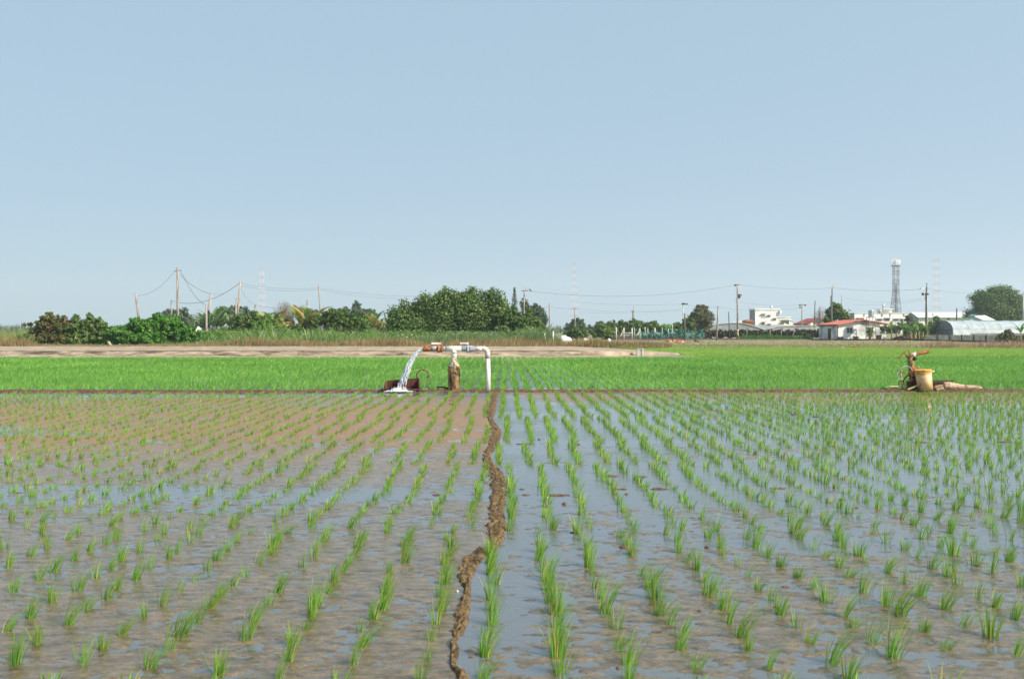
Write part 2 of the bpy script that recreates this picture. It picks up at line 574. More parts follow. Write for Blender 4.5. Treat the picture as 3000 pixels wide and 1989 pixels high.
def foliage(name, blobs, n, leaf, m, parent, clump=None, spiky=0.0, minz=0.02, aspect=.55):
    bl = np.array(blobs)
    if clump is None: clump = float(np.mean(bl[:, 5])) * .15
    p, out, q = crown_points(blobs, n, clump, spiky)
    u = out * .25 + unit(len(p))
    u /= np.linalg.norm(u, axis=1, keepdims=True)
    L = leaf * RNG.uniform(.65, 1.35, len(p))
    nn = out / (np.linalg.norm(out, axis=1, keepdims=True) + 1e-6) + unit(len(p)) * .55 + np.array([0, 0, .25])
    v1 = leaf_quads(p, u, L, L * aspect, nn)
    v2 = leaf_quads(q, unit(len(q)), leaf * 2.0, leaf * 1.6)
    v = np.concatenate([v1, v2])
    z = v.reshape(-1, 4, 3)
    z = z[z[:, :, 2].min(axis=1) > minz]
    return emit_quads(name, z.reshape(-1, 3), m, parent)


def px_blobs(Y, lst, depth=.85, jit=.25):
    out = []
    for (x, y, rx, ry) in lst:
        k = Y / F_PX
        c = at(x, y, Y)
        dy = random.uniform(-jit, jit) * rx * k
        out.append((c.x, c.y + dy, c.z, rx * k, rx * k * depth, ry * k))
    return out


def plant(name, label, cat, Y, lst, n, leaf, m, group=None, trunk=None, spiky=0.0, clump=None, aspect=.55, crown_name='crown', depth=.85, base=0.0):
    """tree or shrub from lobes; trunk with limbs reaching into the lobes"""
    bl = px_blobs(Y, lst, depth)
    w_ = np.array([b[3] for b in bl])
    cx = float(np.average([b[0] for b in bl], weights=w_))
    cy = float(np.average([b[1] for b in bl], weights=w_))
    t = thing(name, label, cat, (cx, cy, base), group)
    foliage(crown_name, bl, n, leaf, m, t, clump, spiky, base + .02, aspect)
    top = max(b[2] for b in bl)
    tr = trunk or .05 * max(b[3] for b in bl) + .05
    mb = MB()
    fork = Vector((cx, cy, base + max(.3, (top - base) * .35)))
    mb.tube([(cx, cy, base - .1), (cx + .05, cy, base + (fork.z - base) * .5), fork], [tr * 1.25, tr, tr * .8], 8)
    for b in bl[:9]:
        e = Vector((b[0], b[1], b[2] + b[5] * .35))
        mid = (fork + e) / 2 + Vector((random.uniform(-.1, .1), 0, .1)) * b[3]
        mb.tube([fork, mid, e], [tr * .6, tr * .4, tr * .12], 6)
    mb.build('trunk' if crown_name == 'crown' else 'stem', M_STEM, t)
    return t


def blades(base, H, W, lean, m, name, parent=None, seg=2, wind=(.25, 0.05), curl=.6):
    """grass blades: base (N,3), heights H, widths W, lean vector (N,2)"""
    N = len(base)
    H = np.broadcast_to(H, (N,)); W = np.broadcast_to(W, (N,))
    ang = RNG.uniform(0, 2 * np.pi, N)
    sx = np.stack([np.cos(ang), np.sin(ang), np.zeros(N)], 1)
    rows = []
    ts = np.linspace(0, 1, seg + 1)
    for t in ts:
        off = np.zeros((N, 3))
        b = (t * (1 - curl) + curl * t * t)
        off[:, 0] = (lean[:, 0] * b + wind[0] * t * t) * H
        off[:, 1] = (lean[:, 1] * b + wind[1] * t * t) * H
        off[:, 2] = H * (t - .12 * t * t)
        p = base + off
        wd = (W * (1 - t) ** .7 * (1 if t < 1 else 0))[:, None]
        rows.append((p - sx * wd / 2, p + sx * wd / 2))
    vs, per = [], 2 * seg + 1
    arr = np.zeros((N, per, 3))
    for k in range(seg):
        arr[:, 2 * k] = rows[k][0]
        arr[:, 2 * k + 1] = rows[k][1]
    arr[:, -1] = rows[-1][0]
    b0 = (np.arange(N) * per)[:, None]
    tris = []
    for k in range(seg - 1):
        tris.append(b0 + np.array([[2 * k, 2 * k + 1, 2 * k + 3]]))
        tris.append(b0 + np.array([[2 * k, 2 * k + 3, 2 * k + 2]]))
    tris.append(b0 + np.array([[2 * seg - 2, 2 * seg - 1, 2 * seg]]))
    loops = np.concatenate(tris, 1).reshape(-1)
    return np_mesh(name, arr.reshape(-1, 3), 3, loops, m, parent)


def clump_blades(centres, nb, h, wd, spread, leanmax, hs=None):
    """base points, heights, widths and leans for rice clumps; centres (C,3)"""
    C = len(centres)
    li = np.repeat(np.arange(C), nb)
    N = len(li)
    a = RNG.uniform(0, 2 * np.pi, N)
    r = np.sqrt(RNG.random(N))
    base = centres[li] + np.stack([np.cos(a) * r * spread, np.sin(a) * r * spread, np.zeros(N)], 1)
    lean = np.stack([np.cos(a), np.sin(a)], 1) * (r * leanmax * RNG.uniform(.4, 1.3, N))[:, None]
    s = np.ones(C) if hs is None else hs
    H = h * RNG.uniform(.62, 1.15, N) * s[li]
    W = wd * RNG.uniform(.7, 1.2, N)
    return base, H, W, lean


# ------------------------------------------------------------------ the setting: ground, mud, water
def ridge_path():
    pts = [(1449, 1158, 12), (1447, 1172, 11), (1440, 1200, 15), (1436, 1228, 10), (1455, 1262, 17), (1447, 1300, 18), (1425, 1335, 12),
           (1432, 1358, 17), (1455, 1385, 22), (1462, 1420, 26), (1460, 1462, 26), (1452, 1500, 29), (1457, 1540, 30),
           (1450, 1580, 32), (1425, 1612, 30), (1385, 1640, 32), (1368, 1676, 28), (1362, 1704, 20), (1372, 1722, 9), (1364, 1752, 19), (1362, 1772, 17),
           (1352, 1806, 30), (1345, 1842, 22), (1328, 1880, 9), (1335, 1905, 15), (1328, 1938, 11), (1332, 1962, 10), (1358, 1985, 22), (1362, 2030, 24)]
    P = [(gp(x, y).x, gY(y), w_ * .95 * gY(y) / F_PX) for x, y, w_ in pts]
    P = P[::-1]
    a = np.array(P)
    return a[:, 1], a[:, 0], a[:, 2]


RY, RX, RW = ridge_path()


def ridge_x(Y): return np.interp(Y, RY, RX)


def mud_share(X, Y):
    """how much of the mud stands out of the water, 0..1, for the flooded near field"""
    left = X < ridge_x(Y)
    dl = np.interp(Y, [3, 5.5, 6.1, 6.6, 7.15, 7.4, 7.9, 8.15, 8.5, 10.5, 11.8, 12.6, 17, 18.1, 18.6], [.82, .78, .64, .60, .42, .30, .34, .76, .78, .80, .86, .93, .93, .82, .0])
    dr = np.interp(Y, [3, 4.2, 5.2, 6.1, 6.8, 7.2, 9.0, 9.3, 10.4, 10.8, 15.5, 16.6, 17.5, 19.2], [.66, .62, .50, .30, .30, .06, .05, .22, .26, .04, .06, .18, .80, .72])
    near_ridge = np.clip(1 - (X - ridge_x(Y)) / 0.9, 0, 1)
    dr = dr * (1 - .75 * near_ridge * (Y > 3.6))
    s = np.where(left, dl, dr)
    pond = np.exp(-((X + 7.8) / 2.3) ** 2 - ((Y - 12.4) / .55) ** 2)   # puddle at the far left
    return s - .8 * pond


def mud_height(X, Y):
    w_ = np.interp(Y, [3, 8, 14], [.12, .40, .60])
    u = fbm(X * .8 + 3, Y * 2.6, 3, 4) * w_ + (fbm(X * 17, Y * 25, 11, 3) * .66 + fbm(X * 4.1, Y * 9, 14, 3) * .34) * (1 - w_)
    thr = 1 - mud_share(X, Y)
    # spread of u is roughly .5 +- .13
    z = (u - (.5 + (thr - .5) * .36)) * .07
    z = np.clip(z, -.018, .004)
    z = z + (fbm(X * 16, Y * 22, 21, 3) - .5) * .011
    return z


ys = np.exp(np.linspace(math.log(2.7), math.log(19.6), 560))
tx = np.linspace(-1, 1, 620)
Yg = np.repeat(ys[:, None], len(tx), 1)
Xg = tx[None, :] * (Yg * .66 + 1.6)
Z = mud_height(Xg, Yg)
lf = Xg < ridge_x(Yg)
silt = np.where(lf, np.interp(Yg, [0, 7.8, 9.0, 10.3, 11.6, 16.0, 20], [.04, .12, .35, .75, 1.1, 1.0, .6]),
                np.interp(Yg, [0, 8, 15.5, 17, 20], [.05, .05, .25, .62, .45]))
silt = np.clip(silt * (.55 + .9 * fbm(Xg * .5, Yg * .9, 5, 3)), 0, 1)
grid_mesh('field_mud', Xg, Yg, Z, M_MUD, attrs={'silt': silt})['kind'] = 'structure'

# bed of the green field behind the levee
ys = np.linspace(19.9, 44, 90)
Yg = np.repeat(ys[:, None], 160, 1)
Xg = np.linspace(-1, 1, 160)[None, :] * (Yg * .66 + 4)
Z = -.03 + (fbm(Xg * 1.5, Yg * 1.5, 8) - .5) * .06
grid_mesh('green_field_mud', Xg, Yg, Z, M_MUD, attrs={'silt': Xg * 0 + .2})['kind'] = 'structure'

mb = MB(); mb.poly([(-34, 1.0, 0), (34, 1.0, 0), (34, 43.8, 0), (-34, 43.8, 0)])
wat = mb.build('water', M_WATER); wat['kind'] = 'structure'

# ground to the horizon: sunken under the flooded fields, level beyond
ys = np.array([-60, -2, 0.5, 2.6, 20, 43.0, 43.6, 60, 75, 95, 120, 200, 400, 900, 2500, 7000], float)
Yg = np.repeat(ys[:, None], 21, 1)
Xg = np.linspace(-1, 1, 21)[None, :] * (np.abs(Yg) * 1.1 + 80)
zz = np.where((ys > -1) & (ys < 43.3), -.09, -.004)
zz[0:2] = -.02
grid_mesh('ground', Xg, Yg, np.repeat(zz[:, None], 21, 1), M_GROUND, smooth=False)['kind'] = 'structure'

# levee between the two fields
xs = np.linspace(-17, 17, 900)
tt = np.linspace(-1, 1, 15)
Xg = np.repeat(xs[None, :], len(tt), 0)
Tg = np.repeat(tt[:, None], len(xs), 1)
yc = 19.72 + Xg * .012 + (fbm(Xg * .5, Xg * 0, 31, 3) - .5) * .35
Yg = yc + Tg * .23 + (fbm(Xg * 3, Tg, 33) - .5) * .08
Zt = .075 * (1 - np.abs(Tg) ** 2.2) - .02 + (fbm(Xg * 5, Yg * 7, 35, 3) - .5) * .05 * (1 - Tg ** 4)
grid_mesh('levee', Xg, Yg, Zt, M_SOIL)['kind'] = 'structure'


def levee_y(x): return 19.72 + x * .012


# the mud ridge across the near field
ys = np.exp(np.linspace(math.log(3.3), math.log(19.5), 760))
tt = np.linspace(-1, 1, 46)
Yg = np.repeat(ys[:, None], len(tt), 1)
wd = np.interp(ys, RY, RW)[:, None]
cx = np.interp(ys, RY, RX)[:, None]
half = np.maximum(wd * 1.9, .03)
Xg = cx + tt[None, :] * half
d = (Xg - cx) / np.maximum(wd, .008)
edge = (fbm(Xg * 22, Yg * 16, 41, 3) - .5) * 1.5
hh = (1 - np.abs(d + edge * .45) ** 2.0 + edge * .6)
Zr = .026 * np.clip(hh, -2.5, .75) + (fbm(Xg * 38, Yg * 30, 45, 3) - .5) * .05 * np.clip(hh + .4, 0, 1) - .004
grid_mesh('mud_ridge', Xg, Yg, Zr, M_RIDGE)['kind'] = 'structure'

# raised farm road at the back left with its concrete side
roadpts = []
xs = np.linspace(-60, gp(1978, 1036).x, 240)
tip = xs[-1]
tk = np.array([0, .18, .2, .215, .24, .6, 1.0])
Xg = np.repeat(xs[None, :], 7, 0)
taper = np.clip((tip - xs) / 5.5, 0, 1)
taperb = np.clip((tip - xs) / 3.5, 0, 1) ** .6
front = 41.9 + (1 - np.clip((tip - xs) / 4.5, 0, 1)) * 6.4 + (fbm(xs * .6, xs * 0, 51) - .5) * .5
wallY = 44.6 + (1 - np.clip((tip - xs) / 4.5, 0, 1)) * 4.2
back = np.where(taperb < 1, 48.8 + taperb * 9.2, 58)
Yl = np.stack([front, wallY - .6, wallY - .06, wallY + .06, wallY + .35, (wallY + back) / 2 + .2, back])
Yl = np.maximum.accumulate(Yl, 0)
zt = .05 + .27 * taper
nz = (fbm(Xg * .8, Yl * .8, 53) - .5) * .06
Zl = np.stack([0 * xs - .02, .03 + 0 * xs, .045 + 0 * xs, zt, zt + .01, zt, zt - .05]) + nz * np.array([0, 1, 1, .4, .5, 1, .5])[:, None]
grid_mesh('farm_road', Xg, Yl, Zl, M_EARTH, smooth=False)['kind'] = 'structure'
cw = thing('ditch_wall', 'long stained concrete ditch wall along the edge of the pale farm road', 'wall', (-15, 44.4, 0))
edges = [-34, -26.3, gp(335, 1044).x, gp(600, 1044).x, gp(880, 1044).x, gp(1180, 1044).x, gp(1440, 1044).x, gp(1700, 1044).x]
for i in range(len(edges) - 1):
    a, b = edges[i] + .01, edges[i + 1] - .01
    q = MB(); q.box(a, b, 44.41 - .01 * (i % 2), 44.62, -.03, .286); q.build('panel', M_CONC, cw)
q = MB(); q.box(-34, edges[-1], 44.39, 44.66, .287, .322); q.build('coping', M_EARTH, cw)

for i, (x0, x1) in enumerate([(1866, 1875), (1879, 1886)]):
    a = at(x0, 1036, 45.6); b = at(x1, 1023, 45.6)
    q = MB(); q.box(a.x, b.x, 45.5, 45.8, -.02, b.z); q.box(a.x - .02, b.x + .02, 45.48, 45.82, b.z, b.z + .03)
    o = q.build('concrete_block', M_PALECONC)
    tag(o, ['left one of two small pale concrete blocks at the end of the ditch wall', 'right one of two small pale concrete blocks at the end of the ditch wall'][i], 'block', 'pale blocks at the road end')

# strip of soil and a dark bank on the far right fields
q = MB()
xs = np.linspace(at(1800, 990, 112).x, at(2420, 990, 112).x, 90)
tt = np.linspace(-1, 1, 7)
Xg = np.repeat(xs[None, :], 7, 0); Tg = np.repeat(tt[:, None], 90, 1)
hgt = np.interp(xs, [xs[0], xs[18], xs[35], xs[-1]], [.55, .42, .18, .12])[None, :]
grid_mesh('dark_soil_bank', Xg, 111 + Tg * 1.6, (1 - Tg ** 2) * hgt * (.8 + .5 * fbm(Xg * .8, Tg * 2, 61)) - .02, M_DARKSOIL)['kind'] = 'structure'

# ------------------------------------------------------------------ rice
JOG = [(0, 6.12, 0.0), (6.12, 9.15, .115), (9.15, 10.9, 0.0), (10.9, 14.0, .10), (14.0, 30, -.02)]
ROWX0 = -.078
seed_pts = []
for k in range(-48, 50):
    y = 3.0 + random.uniform(0, .2)
    drift = random.uniform(-.01, .01)
    while y < 19.25:
        off = [o for a, b, o in JOG if a <= y < b][0]
        x = ROWX0 + .297 * k + off - .006 * y + drift
        x += (float(vn(k * 3.7, y * .9, 71)) - .5) * .07 + random.gauss(0, .012)
        nearY = y
        if y < levee_y(x) - .42 and abs(x) < y * .62 + 1.2:
            miss = random.random()
            thin = vn(x * .35 + 9, y * .5, 75)
            if miss > .035 + .25 * max(0, float(thin) - .72):
                on_ridge = abs(x - float(ridge_x(y))) < float(np.interp(y, RY, RW)) * .9
                if not on_ridge:
                    seed_pts.append((x, y, k))
        y += random.gauss(.212, .03)
seed_pts.sort(key=lambda p: p[1])
inview = [p for p in seed_pts if abs(p[0]) < p[1] * .6 + .02 and p[1] > 3.5]
first = set(inview[:298])
rest = np.array([p for p in seed_pts if p not in first])

ORD = ['zeroth', 'first', 'second', 'third', 'fourth', 'fifth', 'sixth', 'seventh', 'eighth', 'ninth', 'tenth', 'eleventh', 'twelfth',
       'thirteenth', 'fourteenth', 'fifteenth', 'sixteenth', 'seventeenth', 'eighteenth', 'nineteenth', 'twentieth']


def ordw(n): return ORD[n] if n <= 20 else ['twenty', 'thirty', 'forty'][n // 10 - 2] + ('-' + ORD[n % 10] if n % 10 else 'th')


protos = []
for i in range(44):
    nb = random.choice([20, 28, 34, 40, 46, 50])
    hgt = random.uniform(.12, .18)
    base, H, W, lean = clump_blades(np.zeros((1, 3)), nb, hgt, .0050, .026, random.uniform(.2, .5))
    base[:, 2] -= .02
    ob = blades(base, H + .02, W, lean, L_RICE, 'rice_seedling', seg=4, wind=(random.uniform(.05, .55), random.uniform(-.1, .2)), curl=.65)
    protos.append(ob.data)
    bpy.data.objects.remove(ob)
rows = {}
for p in sorted(first, key=lambda p: p[1]):
    rows.setdefault(p[2], []).append(p)
right_rows = sorted([k for k in rows if k >= 0])
left_rows = sorted([k for k in rows if k < 0], reverse=True)
for side, ks in (('right', right_rows), ('left', left_rows)):
    for ri, k in enumerate(ks):
        for j, p in enumerate(rows[k]):
            o = bpy.data.objects.new('rice_seedling', protos[random.randrange(len(protos))])
            COL.objects.link(o)
            o.location = (p[0], p[1], -.004)
            o.rotation_euler = (0, 0, random.gauss(0, .35))
            s = random.uniform(.72, 1.12) * (.94 if side == 'left' else 1.0) * float(np.interp(p[1], [3.6, 6, 8], [1.08, .95, .84]))
            o.scale = (s, s, s * random.uniform(.9, 1.15))
            tag(o, f'rice seedling in the {ordw(ri + 1)} row {side} of the mud ridge, {ordw(j + 1)} from the front', 'rice plant', 'rice seedlings in the flooded field')
cs = np.stack([rest[:, 0], rest[:, 1], rest[:, 0] * 0 - .01], 1)
hs = RNG.uniform(.6, 1.2, len(cs)) * np.where(cs[:, 0] < ridge_x(cs[:, 1]), .80, 1.0)
parts = []
base, H, W, lean = clump_blades(cs, 22, .128, .0082, .030, .42, hs)
o = blades(base, H, W, lean, L_RICE, 'rice_seedlings', seg=3, wind=(.25, .08))
tag(o, 'rows of young rice standing in the brown and flooded near field, up to the levee', 'rice plants', kind='stuff')

# dense green field
cs = []
for k in range(-125, 126):
    y0 = 20.25
    n = int((42.2 - y0) / .185)
    yy = y0 + np.arange(n) * .185 + RNG.normal(0, .03, n)
    xx = ROWX0 + .29 * k + RNG.normal(0, .02, n) - .006 * yy + (vn(np.full(n, k * 3.3), yy * .6, 77) - .5) * .05
    keep = (np.abs(xx) < yy * .62 + 1.5) & (yy > levee_y(xx) + .38)
    cs.append(np.stack([xx[keep], yy[keep], xx[keep] * 0], 1))
cs = np.concatenate(cs)
tipx = tip
# the field's back edge follows the road's toe
fe = np.interp(cs[:, 0], xs * 0 + 0, xs * 0) if False else np.where(cs[:, 0] < tipx - 4.5, 41.7, np.where(cs[:, 0] < tipx, 41.7 + (cs[:, 0] - tipx + 4.5) / 4.5 * 6.0, 44.0))
cs = cs[cs[:, 1] < fe]
nearm = cs[:, 1] < 27
base, H, W, lean = clump_blades(cs[nearm], 15, .145, .013, .045, 1.0, RNG.uniform(.8, 1.15, nearm.sum()))
b2, H2, W2, l2 = clump_blades(cs[~nearm], 9, .15, .022, .055, 1.1, RNG.uniform(.8, 1.15, (~nearm).sum()))
o = blades(np.concatenate([base, b2]), np.concatenate([H, H2]), np.concatenate([W, W2]), np.concatenate([lean, l2]), L_RICE2, 'green_rice', seg=2, wind=(.15, .05))
tag(o, 'dense bright green rice filling the field behind the levee', 'rice plants', kind='stuff')

# right part of the back: paler field
n = 26000
xx = RNG.uniform(-2, 42, n * 2); yy = RNG.uniform(42.5, 58.5, n * 2)
edge_ = np.where(xx < tipx, 60.0, 43.0)
edge_ = np.where((xx > tipx - 3.2) & (xx < tipx), 58 - (xx - (tipx - 3.2)) * 0 - 0, edge_)
bk = np.interp(xx, [tipx - 3.5, tipx], [58.4, 48.8])
keep = np.where(xx < tipx, yy > bk, yy > 43.4) & (np.abs(xx) < yy * .64 + 1) & (xx > tipx - 3.5)
cs = np.stack([xx, yy, xx * 0], 1)[keep]
base, H, W, lean = clump_blades(cs, 7, .20, .028, .09, .6, RNG.uniform(.7, 1.1, len(cs)))
o = blades(base, H, W, lean, L_RICE3, 'pale_rice', seg=1, wind=(.1, .0))
tag(o, 'paler yellow-green rice in the strip beyond the bright green field on the right', 'rice plants', kind='stuff')


def band(name, label, cat, x0, x1, Y0, Y1, n, h, wd, m, lean=.5, z=0.0, patch=0.0, pseed=0, hfun=None):
    """tufts of blades scattered between pixel columns x0..x1 and distances Y0..Y1"""
    nt_ = max(1, n // 9)
    yy = RNG.uniform(Y0, Y1, nt_)
    px = RNG.uniform(x0, x1, nt_)
    xx = (px - 1500) / F_PX * yy
    if patch:
        keep = fbm(xx * .25, yy * .5, 81 + pseed, 3) > patch
        xx, yy, px = xx[keep], yy[keep], px[keep]
    hs_ = RNG.uniform(.5, 1.25, len(xx)) * (.15 + 1.7 * fbm(xx * .55, yy * .55, 90 + pseed, 3))
    if hfun is not None: hs_ = hs_ * hfun(px)
    cs_ = np.stack([xx, yy, xx * 0 + z], 1)
    b_, H_, W_, l_ = clump_blades(cs_, 9, h, wd, wd * 5, lean, hs_)
    o_ = blades(b_, H_, W_, l_, m, name, seg=2, wind=(.12, 0))
    tag(o_, label, cat, kind='stuff')
    return o_


band('dry_grass', 'tall dry straw-coloured grass along the back of the farm road', 'grass', -80, 1960, 56.8, 61, 34000, .58, .035, L_DRY, .55, .2, hfun=lambda p: np.interp(p, [0, 60, 110, 560, 680, 800, 1700, 1960], [1.2, 1.1, .3, .35, 1.15, 1.0, 1.0, .5]))
band('road_weeds', 'low dry weeds along the verge of the farm road', 'weeds', -80, 1950, 54.5, 58, 9000, .16, .035, L_DRY, .7, .26, .45, 3)
band('weed_patch', 'green leafy weeds between the dry grass and the banana plants', 'weeds', 420, 1220, 61, 72, 26000, .95, .07, L_WEED, .8, .0, hfun=lambda p: np.interp(p, [420, 560, 700, 1000, 1200], [.8, 1.0, 1.15, 1.15, .9]))
band('reeds', 'green reeds and tall grass in front of the big tree', 'reeds', 1160, 1640, 61, 69, 26000, 1.0, .045, L_REED, .55, .0, hfun=lambda p: np.interp(p, [1160, 1250, 1330, 1400, 1560, 1600, 1650], [.8, 1.05, 1.0, .8, 1.25, 1.1, .4]))
band('weed_strip', 'rough green weeds at the far left edge behind the dry grass', 'weeds', -80, 110, 61, 75, 7000, 1.15, .05, L_GRASS, .6)
band('pink_grass', 'tufts of pinkish dry grass along the back edge of the right field', 'grass', 1880, 3080, 58.6, 62.5, 22000, .22, .035, L_DRYP, .8, 0, .38, 9, hfun=lambda p: np.interp(p, [1880, 2300, 2600, 2750, 3000], [.7, .8, 1.0, 2.2, 2.1]))
band('short_grass', 'low green and brown grass strips beyond the right field', 'grass', 1620, 3080, 62.5, 76, 30000, .13, .05, L_GRASS, .9, 0, .25, 5)
band('stubble', 'brown stubble in front of the hedge and the red-roofed shed', 'grass', 1500, 3080, 76, 104, 22000, .12, .06, L_DRYP, .9, 0, .45, 7)
band('hedge_foot_weeds', 'bright green weeds along the foot of the dark hedge', 'weeds', 2170, 2370, 112.5, 114.5, 3600, .55, .10, L_BRIGHT, .8)
band('far_weeds', 'green growth behind the small pond of bushes on the left', 'weeds', -100, 1250, 84, 110, 12000, 1.2, .14, L_FAR, .7)
band('far_field_growth', 'hazy green growth far beyond the fields', 'weeds', -200, 3200, 230, 420, 9000, 2.6, .8, L_FAR, .8)
def cover(name, label, cat, Y, lst, n, leaf, m, clump=.16):
    o_ = foliage(name, px_blobs(Y, lst, 1.2), n, leaf, m, None, clump, .15)
    tag(o_, label, cat, kind='stuff')


cover('ground_cover', 'leafy green weeds and creepers between the dry grass and the bananas', 'weeds', 68, [(x, 992 + random.uniform(-3, 3), 34, 16 + random.uniform(-3, 5)) for x in range(590, 1190, 22)], 26000, .15, L_VINE)
cover('thicket', 'dark green thicket joining the bushes behind the farm road on the left', 'undergrowth', 66, [(x, 993 + random.uniform(-6, 4), 30, 18 + random.uniform(-3, 6)) for x in range(190, 640, 24)], 9000, .17, L_BRIGHT)
cover('creepers', 'dark creepers under the bananas and round the poles', 'weeds', 78, [(x, 985 + random.uniform(-4, 4), 34, 18 + random.uniform(-3, 6)) for x in range(560, 1180, 30)], 12000, .18, L_MID)
cover('bank_weeds', 'green weeds heaped along the foot of the big tree', 'weeds', 67, [(x, 990 + random.uniform(-3, 3), 34, 16) for x in range(1180, 1600, 24)] + [(1540, 978, 40, 18), (1580, 980, 30, 16)], 17000, .13, L_WEED)
# straw lying on the levee
n = 900
xx = np.concatenate([RNG.uniform(3.5, 13.5, 500), RNG.uniform(-6, 17, 400)])
b_ = np.stack([xx, levee_y(xx) + RNG.normal(-.05, .12, n), xx * 0 + .035], 1)
a_ = RNG.normal(0, .5, n) + np.where(RNG.random(n) < .5, 0, np.pi)
o = blades(b_, RNG.uniform(.04, .07, n), .012, np.stack([np.cos(a_) * 3, np.sin(a_) * 3], 1), L_DRY, 'straw', seg=2)
tag(o, 'pale straw scattered along the top of the levee', 'straw', kind='stuff')

# ------------------------------------------------------------------ mud clods in the field
CLODS = [(1529, 1433, 8, 3, 'round'), (1541, 1450, 13, 3, 'flat'), (1281, 1450, 13, 4, 'flat'), (1636, 1451, 34, 4, 'long'), (1653, 1477, 7, 8, 'upright'),
         (1789, 1395, 22, 5, 'long'), (1878, 1397, 20, 3, 'long'), (1820, 1433, 16, 3, 'flat'), (1935, 1433, 28, 4, 'long'), (1696, 1302, 6, 3, 'small'),
         (1537, 1301, 24, 3, 'long'), (1826, 1604, 13, 7, 'round'), (1688, 1560, 18, 4, 'flat'), (2071, 1604, 8, 7, 'round'), (2469, 1465, 11, 5, 'round'),
         (2437, 1297, 13, 5, 'round'), (2170, 1297, 14, 2, 'flat'), (2280, 1431, 24, 3, 'long'), (2326, 1215, 8, 3, 'small'), (2390, 1221, 10, 3, 'flat'),
         (2700, 1296, 26, 2, 'long'), (2945, 1295, 24, 3, 'long'), (2785, 1656, 10, 4, 'flat'), (2864, 1657, 11, 4, 'round'), (2302, 1720, 14, 3, 'flat'),
         (2275, 1780, 10, 4, 'small'), (2050, 1791, 8, 4, 'small'), (1925, 1852, 16, 3, 'flat'), (206, 1213, 6, 3, 'small'), (628, 1299, 11, 3, 'flat'),
         (1580, 1288, 4, 4, 'small'), (1835, 1448, 6, 4, 'small'), (2510, 1488, 6, 3, 'small'), (1812, 1958, 7, 4, 'small'), (1340, 1732, 4, 4, 'pale')]
WH = {'round': 'rounded', 'flat': 'flat', 'long': 'long low', 'upright': 'upright', 'small': 'small', 'pale': 'pale'}
CL_LABELS = {}


def zone(px, py):
    v = 'far off' if py < 1330 else ('halfway out' if py < 1500 else 'in front')
    if px < 1400: h = 'left of the mud ridge'
    elif px < 1750: h = 'just right of the mud ridge'
    elif px < 2250: h = 'in the right-hand water'
    else: h = 'towards the right edge'
    return v, h


seen = {}
for i, (x, y, wx, hz, kind_) in enumerate(CLODS):
    c = gp(x, y)
    k = c.y / F_PX
    bmv, bmf = [], []
    nu, nv = 14, 7
    ax, az = wx * k, max(.008, hz * k * .8)
    ay = max(az * 1.6, ax * (.35 if kind_ in ('long', 'flat') else .8))
    for a in range(nv):
        th = math.pi / 2 * (1 - a / (nv - 1) * 1.35)
        for b in range(nu):
            ph = 2 * math.pi * b / nu
            r = .75 + .55 * float(vn(b * .9 + i * 7 + a * .3, a * 1.1, 100 + i))
            if b == nu - 1: r = .9
            bmv.append((c.x + ax * math.cos(th) * math.cos(ph) * r, c.y + ay * math.cos(th) * math.sin(ph) * r, az * math.sin(th) * (r if a else 1)))
    for a in range(nv - 1):
        for b in range(nu):
            bmf.append((a * nu + b, (a + 1) * nu + b, (a + 1) * nu + (b + 1) % nu, a * nu + (b + 1) % nu))
    q = MB(); q.add(bmv, bmf, True)
    o = q.build('mud_clod', M_CLOD if kind_ != 'pale' else M_PALECONC)
    v, h = zone(x, y)
    key = (kind_, v, h)
    seen[key] = seen.get(key, 0) + 1
    o['_key'] = str(key)
    CL_LABELS.setdefault(key, []).append((x, o))
for key, lst in CL_LABELS.items():
    kind_, v, h = key
    lst.sort(key=lambda t: t[0])
    for j, (x, o) in enumerate(lst):
        del o['_key']
        pos = '' if len(lst) == 1 else (['left', 'right'][j] if len(lst) == 2 else ordw(j + 1) + ' from left') + ' '
        nm = f'{WH[kind_]} mud clod {h}, {v}' if kind_ != 'pale' else 'small pale lump beside the mud ridge'
        if pos: nm = f'{nm}, the {pos}one'.replace('  ', ' ')
        tag(o, nm, 'mud clod', 'mud clods standing out of the water')

# ------------------------------------------------------------------ the pump in the middle
PY = 19.75


def pt(x, y, dy=0.0):   # point of the pump at photograph pixel
    return at(x, y, PY + dy)


KP = PY / F_PX

pump = thing('irrigation_pump', 'white and rusty irrigation pipe on a brown standpipe, pouring water to the left', 'pump', (pt(1330, 1146).x, PY, 0))
q = MB()
prof = [(1150, 17.5), (1146, 18), (1130, 17), (1110, 17.3), (1090, 17.6), (1080, 17.8), (1074, 17.0), (1072.5, 17.8), (1071, 16)]
pts_, rad_ = [], []
for yy, r in prof:
    pts_.append(pt(1330, yy)); rad_.append(r * KP)
q.tube(pts_, rad_, 24)
q.build('standpipe', M_TAN, pump)
# wrapped sacking on top with its ties
q = MB()
pts_, rad_ = [], []
for j, (yy, r) in enumerate([(1074, 16.3), (1069, 15.5), (1066, 13.5), (1062, 12.5), (1060, 10.8), (1057, 10.8), (1053, 8.8), (1050, 8.6)]):
    pts_.append(pt(1330 + (.8 if j % 2 else -.4), yy)); rad_.append(r * KP)
q.tube(pts_, rad_, 20)
for k in range(9):
    a0 = random.uniform(0, 6.28)
    yb = random.uniform(1056, 1082)
    rr = np.interp(yb, [1054, 1072, 1084], [9.5, 16.8, 18.3]) * KP
    lp = []
    for s in range(8):
        an = a0 + s * .32
        p = pt(1330, yb + s * random.uniform(.4, 1.6))
        lp.append(p + Vector((math.cos(an) * rr, math.sin(an) * rr, 0)))
    q.tube(lp, [.006 + .008 * math.sin(math.pi * s / 7) for s in range(8)], 6)
q.build('sack_wrapping', M_BAG, pump)
